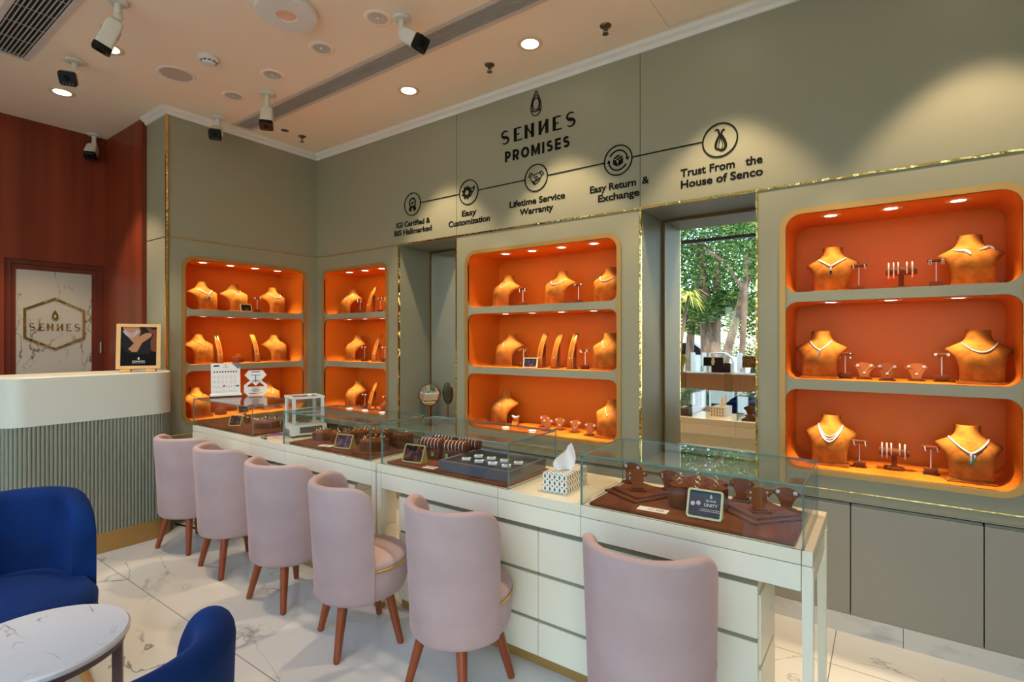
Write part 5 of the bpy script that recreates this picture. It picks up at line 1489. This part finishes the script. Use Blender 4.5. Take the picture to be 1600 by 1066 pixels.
def uvbox(name, x0, x1, y0, y1, z0, z1, cell_, material, parent):
    me = bpy.data.meshes.new(name)
    vs = []; fs = []; uv = []
    def face(o_, a, b_, na, nb):
        k = len(vs); vs.extend([o_, o_ + a, o_ + a + b_, o_ + b_]); fs.append((k, k + 1, k + 2, k + 3)); uv.extend([(0, 0), (na, 0), (na, nb), (0, nb)])
    X, Y, Z = Vector((x1 - x0, 0, 0)), Vector((0, y1 - y0, 0)), Vector((0, 0, z1 - z0))
    nx, ny, nz = [max(1, round(v.length / cell_)) for v in (X, Y, Z)]
    O = Vector((x0, y0, z0))
    face(O, X, Z, nx, nz); face(O + X, Y, Z, ny, nz); face(O + X + Y, -X, Z, nx, nz); face(O + Y, -Y, Z, ny, nz); face(O + Z, X, Y, nx, ny); face(O + Y, X, -Y, nx, ny)
    me.from_pydata(vs, [], fs); ul = me.uv_layers.new(name='UVMap')
    for i, q in enumerate(uv): ul.data[i].uv = q
    for q in (material if isinstance(material, (list, tuple)) else [material]): me.materials.append(q)
    if isinstance(material, (list, tuple)):
        for k, p_ in enumerate(me.polygons): p_.material_index = (0, 1, 1, 1, 0, 0)[k]
    o = bpy.data.objects.new(name, me); COL.objects.link(o); o.parent = parent
    return o
t = thing('tissue_box', 'blue and brown diamond patterned tissue box between the two near cases', 'tissue box', (3.372, -1.0, CT + .0004), math.radians(4))
uvbox('carton', -.059, .059, -.108, .108, 0, .082, .0245, [TPAT, TPAT2], t)
MB().plate(circ(0, 0, .022, 20, .06), (), .082, .0824).build('opening', mat('tissue_slot', srgb(190, 180, 165), .7), t, angle=0)
ts = []
for k in range(9):
    u = k / 8; z = .083 + .088 * u
    w = .018 + .026 * math.sin(PI * min(1, u * .85 + .08)) - .010 * u
    ts.append([(w * s_ + .018 * u, -.022 + .010 * math.sin(4 * s_ + 3 * u) + .9 * w * s_, z + (.022 * s_ + .012) * u ** 2 - .012 * s_ * s_ * (1 - u)) for s_ in [(-1 + 2 * j / 10) for j in range(11)]])
MB().loft(ts, 0, False, False, False).build('tissue_sheet', TISSUE, t, angle=60, fix=False)
# analytical balance
t = thing('jewellery_balance', 'white analytical balance with a glass draft shield between the far cases', 'weighing scale', (1.225, -.925, CT + .0004), math.radians(-17))
MB().box(-.105, .105, -.12, .125, .012, .085, 0, .012).build('housing', WHITE, t)
MB().box(-.085, .085, -.1205, -.119, .02, .055).build('connector_panel', INKG, t, angle=0)
MB().box(.1045, .1062, -.06, .09, .028, .07).build('rating_label', mat('scale_label', srgb(86, 76, 74), .6), t, angle=0)
for sx_ in (-1, 1):
    for sy_ in (-1, 1): MB().cyl((sx_ * .085, sy_ * .095, 0), .013, .012, 14, 0).build('foot', GREYV, t)
mb = MB()
for sx_ in (-1, 1):
    for sy_ in (-1, 1): mb.box(sx_ * .092 - .0095, sx_ * .092 + .0095, sy_ * .095 - .0095, sy_ * .095 + .0095, .085, .262)
mb.plate([(-.105, -.108), (.105, -.108), (.105, .108), (-.105, .108)], [[(-.088, -.09), (.088, -.09), (.088, .09), (-.088, .09)]], .262, .276)
mb.box(.0855, .0985, -.085, .085, .165, .178).box(-.0985, -.0855, -.085, .085, .165, .178)
mb.build('shield_frame', WHITE, t, angle=0)
MB().box(-.0835, .0835, -.0985, -.0955, .086, .262).box(-.0835, .0835, .0955, .0985, .086, .262).box(.092, .095, -.084, .084, .086, .262).box(-.095, -.092, -.084, .084, .086, .262).box(-.087, .087, -.089, .089, .268, .271).build('shield_glass', ACRYL, t, angle=0)
MB().cyl((0, 0, .085), .045, .004, 28).cyl((0, 0, .089), .05, .003, 28).build('pan', CHROME, t)
MB().sphere((.06, .02, .283), .015, 0, 12, (1.2, 1.2, .6)).sphere((.103, .0, .150), .009, 0, 10).sphere((.103, -.05, .172), .008, 0, 10).build('knobs', WHITE, t)
# booklet and cable beside the balance
t = thing('booklet', 'red and blue booklet lying behind the balance corner', 'booklet', (1.085, -1.035, CT + .0004), .9)
MB().box(-.05, .05, -.035, .035, 0, .006).build('red_cover', REDBOOK, t, angle=0)
MB().box(-.04, .045, -.02, .03, .0061, .009).build('blue_cover', BLUEBOOK, t, angle=0)
pts = [(1.165, -1.178, CT + .004), (1.13, -1.16, CT + .0035), (1.08, -1.12, CT + .0035), (1.06, -1.07, CT + .0035), (1.09, -1.02, CT + .0035), (1.14, -.985, CT + .0035)]
tag(MB().tube(pts, .0026, 6).tube([(1.165, -1.178, CT + .005), (1.12, -1.178, CT + .0045), (1.07, -1.15, CT + .0035), (1.05, -1.1, CT + .0035)], .0026, 6).lathe([(.004, -.0), (.006, .012), (.006, .03)], 10, 0, Matrix.Translation((1.19, -1.182, CT + .0065)) @ Matrix.Rotation(-PI / 2, 4, 'Y')).build('power_cable', mat('cable_grey', srgb(70, 72, 70), .5)), 'thin dark cable with plug lying on the far counter by the balance', 'cable')
tag(MB().tube([(.03, -1.27, .006), (.16, -1.235, .006), (.3, -1.215, .006), (.48, -1.20, .006), (.62, -1.16, .006)], .006, 8).build('floor_cable', BLACK), 'thin black cable on the floor between the reception desk and the far counter', 'cable')
# calendar on the farthest case
CZ = CT + .0004 + .208 + .0004
t = thing('desk_calendar', 'white promotional desk calendar standing on the farthest glass case', 'calendar', (.235, -.985, CZ), math.radians(90 - 22))
Mc = Matrix.Rotation(math.radians(-8), 4, 'X') @ MXZ
MB().plate([(-.104, .012), (.104, .012), (.104, .272), (-.104, .272)], (), -.002, .0, 0, Mc).build('front_sheet', PAPER, t, angle=0)
MB().loft([[(x, -.015, 0), (x, .055, 0), (x, .05, .012), (x, .0, .026), (x, -.012, .022)] for x in (-.112, .112)]).build('stand_base', PAPER, t, angle=0)
MB().box(-.113, .113, -.017, -.0145, 0, .008).box(-.1135, -.1120, -.015, .055, 0, .02).build('base_black_edge', INKB, t, angle=0)  # black edging of the stand base
mb = MB(); mb.box(-.085, -.045, .245, .257, 0, .0004)
for k in range(9): mb.box(-.085 + k * .0195, -.075 + k * .0195, .196, .207, 0, .0004)
mb.box(.072, .095, .080, .090, 0, .0004)
MB_ = mb.build('printed_marks', INKB, t, angle=0); on_card(MB_, t, Mc, 0, 0, .0004)
mb = MB(); rng = random.Random(3)
for row, z in enumerate((.165, .152, .125, .112, .085, .076, .045, .036)):
    for k in range(10 if row > 4 else 6):
        w_ = .012 if row > 4 else .02
        x = -.088 + k * (.175 / (10 if row > 4 else 6)); mb.box(x, x + w_ * rng.uniform(.5, 1), z, z + .004, 0, .0004)
on_card(mb.build('row_print', mat('pale_ink', srgb(186, 178, 172), .7), t, angle=0), t, Mc, 0, 0, .0004)
on_card(MB().plate(circ(-.012, .088, .0075, 20), (), 0, .0004).build('red_dot', INKR, t, angle=0), t, Mc, 0, 0, .0006)
on_card(MB().plate([(.042, .272), (.104, .272), (.104, .236), (.09, .222)], (), 0, .0004).build('corner_picture', INKG, t, angle=0), t, Mc, 0, 0, .0006)
on_card(emblem_mb(.014, lw=.0013).build('printed_emblem', INKG, t, angle=0), t, Mc, 0, .248, .0006)
on_card(text('printed_words', 'SENNES', .012, INKG, t, extrude=.0002), t, Mc, 0, .234, .0006)
# diamond-ring shaped acrylic sign
t = thing('ring_shaped_sign', 'white acrylic sign shaped like a diamond ring on the farthest glass case', 'sign', (.335, -.795, CZ), math.radians(90 - 28))
dm = [(-.052, .207), (.052, .207), (.082, .168), (0, .080), (-.082, .168)]
oc = [(-.055, 0), (.055, 0), (.086, .03), (.086, .085), (.04, .125), (-.04, .125), (-.086, .085), (-.086, .03)]
oi_ = [(-.045, .010), (.045, .010), (.060, .030), (.060, .085), (.026, .11), (-.026, .11), (-.060, .085), (-.060, .03)]
Ms = MXZ
MB().plate(dm, (), -.012, .0, 0, Ms).build('diamond_panel', PAPER, t, angle=0)
MB().plate(oc, [oi_], -.018, .0, 0, Ms).build('octagon_band', PAPER, t, angle=0)
MB().plate([(-.06, .022), (.06, .022), (.06, .072), (-.06, .072)], (), -.012, .0005, 0, Ms).build('text_panel', PAPER, t, angle=0)
mb = MB(); mb.box(-.032, .032, .192, .199, .001, .0016)
for x, y, w_ in ((-.035, .165, .07), (-.03, .06, .06), (-.02, .05, .04), (-.035, .041, .07), (-.022, .031, .044)): mb.box(x, x + w_, y, y + .005, .001, .0016)
on_card(mb.build('printed_lines', INKG, t, angle=0), t, Ms, 0, 0, .0002)
on_card(MB().box(-.003, .003, .112, .17, 0, .0006).box(-.02, .02, .125, .128, 0, .0006).build('blue_mark', INKBL, t, angle=0), t, Ms, 0, 0, .0006)
# vanity mirror in the left alcove
t = thing('vanity_mirror', 'round rose gold vanity mirror on a stem standing in the left alcove', 'mirror', (1.278, .255, .7004), 0)
an = math.radians(-69.5)      # azimuth of the mirror normal
MB().lathe([(.075, 0), (.077, .006), (.06, .012), (.015, .018), (.008, .028)], 32, 0).build('base', ROSE, t)
MB().tube([(0, 0, .02), (0, 0, .07), (0, 0, .1), (0, 0, .168)], [.007, .010, .007, .006], 12).build('stem', ROSE, t)
Mm = Matrix.Translation((0, 0, .262)) @ Matrix.Rotation(an, 4, 'Z') @ Matrix.Rotation(PI / 2, 4, 'Y') 
MB().lathe([(.088, -.009), (.094, -.006), (.094, .006), (.088, .009)], 48, 0, Mm, False).build('rim', ROSE, t)
MB().lathe([(.001, .0065), (.0885, .0065)], 48, 0, Mm, False).build('front_mirror', MIRROR, t, angle=0)
MB().lathe([(.001, -.0065), (.0885, -.0065)], 48, 0, Mm, False).build('back_mirror', MIRROR, t, angle=0)
s_ = Vector((-math.sin(an), math.cos(an), 0))
MB().tube([tuple(Vector((0, 0, .262)) + s_ * (.101 * math.cos(a)) + Vector((0, 0, .101 * math.sin(a)))) for a in [PI + PI * k / 20 for k in range(21)]], .004, 8).sphere(tuple(Vector((0, 0, .262)) + s_ * .099), .008, 0, 10).sphere(tuple(Vector((0, 0, .262)) - s_ * .099), .008, 0, 10).build('yoke', ROSE, t)

# poster frame on the reception desk
DZ = 1.2164
t = thing('poster_frame', 'wood framed jewellery poster standing on the reception desk end', 'poster', (.13, -1.555, DZ), math.radians(90 - 30))
PW, PH = .27, .328
Mp = Matrix.Translation((0, 0, .022)) @ Matrix.Rotation(math.radians(-5), 4, 'X') @ MXZ
MB().plate([(-PW / 2, 0), (PW / 2, 0), (PW / 2, PH), (-PW / 2, PH)], [[(-PW / 2 + .026, .022), (PW / 2 - .026, .022), (PW / 2 - .026, PH - .022), (-PW / 2 + .026, PH - .022)]], -.012, .006, 0, Mp).build('wood_frame', MAUVEBASE, t, angle=0)
pr = MB().plate([(-PW / 2 + .02, .018), (PW / 2 - .02, .018), (PW / 2 - .02, PH - .018), (-PW / 2 + .02, PH - .018)], (), -.008, .0, 0, Mp).build('printed_poster', PRINTBL, t, angle=0)
for x in (-.075, .075): MB().box(x - .032, x + .032, -.03, .03, 0, .02, 0, .003).build('foot', MAUVEBASE, t)
MB().box(-.038, .038, -.02, .02, .008, .012).build('clear_strut', ACRYL, t, angle=0)
def pp(poly, m, nm, d): on_card(MB().plate(poly, (), 0, .0004).build(nm, m, t, angle=0), t, Mp, 0, 0, d)
L_, R_, T_ = -PW / 2 + .026, PW / 2 - .026, PH - .022
pp([(L_, T_), (L_, .17), (L_ + .03, .12), (.0, .105), (.06, .108), (.085, .14), (R_, .14), (R_, T_)], SATINB, 'print_dress', .0002)
pp([(L_ + .008, T_), (L_ + .03, .25), (L_ + .075, .19), (L_ + .105, .22), (L_ + .12, .27), (L_ + .11, T_)], SKIN, 'print_neckline', .0008)
pp([(L_ + .045, .145), (L_ + .07, .122), (L_ + .10, .125), (.02, .19), (.065, .225), (.08, .245), (.072, .262), (.045, .262), (.02, .25), (-.01, .225), (-.035, .18)], SKIN, 'print_hand', .0014)
pp([(.075, .13), (R_, .12), (R_, .29), (.085, .285), (.06, T_), (.04, T_), (.06, .27), (.088, .25), (.07, .2)], SKIN2, 'print_shoulder', .0011)
mb = MB()
for k in range(3):
    mb.stroke([(L_ + .012 + k * .006 + (.098 - k * .012) * u, T_ - .012 - (.062 - k * .012) * math.sin(PI * (u * .86 + .07)) ** .8) for u in [j / 12 for j in range(13)]], .0045, 0, .0004)
on_card(mb.build('print_necklace', mat('print_pearl', srgb(170, 174, 186), .4), t, angle=0), t, Mp, 0, 0, .0020)
on_card(emblem_mb(.019, lw=.0017).build('printed_emblem', PAPER, t, angle=0), t, Mp, 0, .066, .0008)
on_card(text('printed_words', 'SENNES', .02, PAPER, t, extrude=.0002, spacing=1.15), t, Mp, 0, .046, .0008)
on_card(MB().box(-.042, .042, .037, .0395, 0, .0003).build('printed_line', INKG, t, angle=0), t, Mp, 0, 0, .0008)

# ================================================================== WALL SIGNS
SY = -.0006
sg = thing('brand_sign', 'black droplet emblem over SENNES PROMISES lettering on the grey wall', 'sign', (2.566, SY, 0), WALLROT)
e = emblem_mb(.172, .086, .0062).build('droplet_emblem', BLACK, sg, angle=0); e.location = (0, 3.016, 0)
sennes(sg, .004, 2.874, .60, .094, BLACK, .006, 1.15)
def bold_word(y0, h, w):
    mb = MB(); x = -.267; th = .004; gap = .0185
    def bowl(x, wd, ya, yb):
        r = (yb - ya) / 2; cx = x + wd - r - w / 2
        return [(x + w / 2, yb), (cx, yb)] + [(cx + r * math.sin(a), (ya + yb) / 2 + r * math.cos(a)) for a in [PI * k / 12 for k in range(1, 12)]] + [(cx, ya), (x + w / 2, ya)]
    def ess(x, wd):
        pts = []; hh = h - w
        for k in range(31):
            t_ = k / 30
            if t_ < .5:
                a = math.radians(35 + 235 * (t_ / .5)); pts.append((x + wd / 2 + (wd - w) / 2 * .95 * math.cos(a), y0 + w / 2 + hh * .76 + hh * .24 * math.sin(a)))
            else:
                a = math.radians(90 - 235 * ((t_ - .5) / .5)); pts.append((x + wd / 2 + (wd - w) / 2 * math.cos(a), y0 + w / 2 + hh * .26 + hh * .26 * math.sin(a)))
        mb.stroke(pts, w * .96, 0, th)
    for ch, wd in (('P', .05), ('R', .055), ('O', .068), ('M', .072), ('I', w), ('S', .05), ('E', .044), ('S', .05)):
        if ch in 'PREI': mb.stroke([(x + w / 2, y0), (x + w / 2, y0 + h)], w, 0, th)
        if ch in 'PR': mb.stroke(bowl(x, wd, y0 + h * .40, y0 + h - w / 2), w * .92, 0, th + .0002)
        if ch == 'R': mb.stroke([(x + wd * .45, y0 + h * .42), (x + wd - w * .55, y0)], w * 1.05, 0, th + .0001)
        if ch == 'O': mb.stroke(circ(x + wd / 2, y0 + h / 2, (wd - w) / 2, 36, (h - w) / 2), w, 0, th, 0, True)
        if ch == 'M':
            for xx in (x + w / 2, x + wd - w / 2): mb.stroke([(xx, y0), (xx, y0 + h)], w, 0, th)
            mb.stroke([(x + w * .62, y0 + h), (x + wd / 2, y0 + h * .16), (x + wd - w * .62, y0 + h)], w * .85, 0, th + .0002)
        if ch == 'E':
            for yy in (y0 + w * .45, y0 + h / 2, y0 + h - w * .45): mb.stroke([(x + w / 2, yy), (x + wd, yy)], w * .9, 0, th + .0002)
        if ch == 'S': ess(x, wd)
        x += wd + gap
    return mb
bold_word(2.741, .076, .0165).build('promises_lettering', BLACK, sg, angle=0)
def badge(label, x, icon, lines, cz=2.581):
    t = thing('promise_badge', label, 'wall sign', (x, SY, 0), WALLROT, 'promise badges on the grey wall')
    MB().stroke(circ(0, cz, .093, 64), .0075, 0, .004, 0, True).build('ring', BLACK, t, angle=0)
    mb = MB(); icon(mb, cz); mb.build('icon', BLACK, t, angle=0)
    for k, (s, w, xo) in enumerate(lines):
        text('caption_lettering', s, .062, BLACK, t, (xo, 2.4035 - k * .066, 0), (0, 0, 0), width=w, bold=.0016, extrude=.002)
    return t
def ic_medal(mb, z):
    pts = []
    for k in range(96):
        a = 2 * PI * k / 96; r = .041 + .0035 * math.cos(16 * a); pts.append((r * math.cos(a), z + .013 + r * math.sin(a)))
    mb.plate(pts, [circ(0, z + .013, .029, 32)], 0, .003)
    mb.stroke([(-.014, z + .014), (-.004, z + .003), (.016, z + .024)], .008, 0, .003)
    for s in (-1, 1): mb.plate([(s * .006, z - .026), (s * .034, z - .018), (s * .044, z - .052), (s * .028, z - .05), (s * .018, z - .062)], (), 0, .003)
def ic_gear(mb, z):
    cx_ = -.018; pts = []
    for k in range(9):
        a0 = 2 * PI * k / 9
        for da, r in ((-.22, .040), (-.16, .051), (.16, .051), (.22, .040), (.35, .039)): pts.append((cx_ + r * math.cos(a0 + da), z + r * math.sin(a0 + da)))
    mb.plate(pts, [circ(cx_, z, .019, 24)], 0, .003)
    mb.stroke([(.003, z - .035), (.008, z - .012), (.040, z + .030), (.054, z + .018), (.022, z - .026)], .004, 0, .003, 0, True)
    mb.plate([(.040, z + .030), (.054, z + .018), (.063, z + .03), (.055, z + .042), (.047, z + .039)], (), 0, .003)
def ic_hands(mb, z):
    w = .0045
    mb.stroke([(-.062, z + .012), (-.048, z + .044), (-.033, z + .036), (-.049, z + .004)], w, 0, .003, 0, True)
    mb.stroke([(.062, z + .016), (.044, z + .042), (.030, z + .034), (.047, z + .006)], w, 0, .003, 0, True)
    mb.stroke([(-.033, z + .032), (-.018, z + .024), (.004, z + .028), (.030, z + .032)], w, 0, .003)
    mb.stroke([(-.048, z + .004), (-.036, z - .020), (-.014, z - .046), (.010, z - .036), (.026, z - .026), (.036, z - .008), (.046, z + .006)], w, 0, .003)
    mb.stroke([(-.014, z + .022), (-.020, z + .004), (-.010, z - .002), (.002, z + .010), (.020, z - .004), (.034, z - .012)], w, 0, .003)
    for k in range(4): mb.stroke([(.0 + k * .009, z - .004 - k * .002), (-.016 + k * .010, z - .034 + k * .004)], w * .8, 0, .003)
    mb.plate([(-.036, z - .020), (-.014, z - .046), (-.008, z - .036), (-.028, z - .014)], (), 0, .003)
def ic_box(mb, z):
    for a0 in (0.12, PI + .12):
        pts = [(.062 * math.cos(a0 + 2.5 * k / 20), z + .062 * math.sin(a0 + 2.5 * k / 20)) for k in range(21)]
        mb.stroke(pts, .009, 0, .003)
        p = Vector((pts[0][0], pts[0][1])); rd = Vector((math.cos(a0), math.sin(a0))); tg = Vector((rd.y, -rd.x))
        mb.plate([tuple(p + rd * .013), tuple(p - rd * .013), tuple(p + tg * .02)], (), 0, .003)
    mb.plate([(-.033, z + .012), (-.012, z + .001), (-.012, z - .012), (-.003, z - .017), (-.003, z - .040), (-.033, z - .022)], (), 0, .003)
    mb.plate([(.002, z - .005), (.034, z + .013), (.034, z - .022), (.002, z - .040)], (), 0, .003)
    mb.plate([(-.031, z + .017), (-.020, z + .0105), (.014, z + .030), (.003, z + .036)], (), 0, .003)
    mb.plate([(-.012, z + .006), (-.001, z), (.033, z + .019), (.022, z + .025)], (), 0, .003)
def ic_drop(mb, z):
    def half(s_, dx, top, bot, wmax, w0, w1):
        pts = []; ws = []
        for k in range(29):
            u = k / 28; a = PI * u
            pts.append((dx + s_ * wmax * math.sin(a) * u ** 1.1 * 1.45, z + top + (bot - top) * (1 - math.cos(a)) / 2)); ws.append(w0 + (w1 - w0) * math.sin(a))
        mb.stroke(pts, ws, 0, .003)
    half(-1, .002, .034, -.052, .030, .007, .014); half(1, .004, .034, -.060, .034, .008, .016)
    half(1, .002, .020, -.052, .016, .003, .004); half(-1, .006, .020, -.060, .016, .003, .004)
    mb.stroke([(.006, z + .012), (-.004, z + .036), (-.008, z + .056), (-.018, z + .063), (-.028, z + .056)], [.012, .011, .010, .008, .003], 0, .003)
    mb.stroke([(-.002, z + .012), (.008, z + .034), (.012, z + .048), (.020, z + .056), (.027, z + .050)], [.010, .010, .009, .007, .003], 0, .0032)
badge('promise badge reading IGI Certified & BIS Hallmarked, with a medal icon', 1.339, ic_medal, (('IGI Certified &', .40, 0), ('BIS Hallmarked', .445, 0)))
badge('promise badge reading Easy Customization, with a gear and pencil icon', 1.952, ic_gear, (('Easy', .145, 0), ('Customization', .415, 0)))
badge('promise badge reading Lifetime Service Warranty, with a handshake icon', 2.567, ic_hands, (('Lifetime Service', .46, 0), ('Warranty', .278, 0)))
badge('promise badge reading Easy Return & Exchange, with a parcel icon', 3.181, ic_box, (('Easy Return  &', .40, 0), ('Exchange', .28, 0)))
badge('promise badge reading Trust From the House of Senco, with a drop logo', 3.795, ic_drop, (('Trust From   the', .44, 0), ('House of Senco', .44, 0)), 2.572)
xs_ = [1.339, 1.952, 2.567, 3.181, 3.795]
for k in range(4):
    tag(MB().box(xs_[k] + .0975, xs_[k + 1] - .0975, SY - .003, SY, 2.5775, 2.5845).build('connector_line', BLACK, angle=0), 'thin black line joining the %s' % ('medal badge to the gear badge', 'gear badge to the handshake badge', 'handshake badge to the parcel badge', 'parcel badge to the drop badge')[k], 'sign line', 'lines between the promise badges')
for pr_, key in ((bust_proto, 'bust'), (tbar_proto, 'tbar'), (ramp_proto, 'ramp'), (mini_proto, 'mini'), (roll_proto, 'roll'), (block_proto, 'block'), (easel_dark, 'easel_d'), (easel_blue, 'easel_b')):
    assert key in used_proto, key
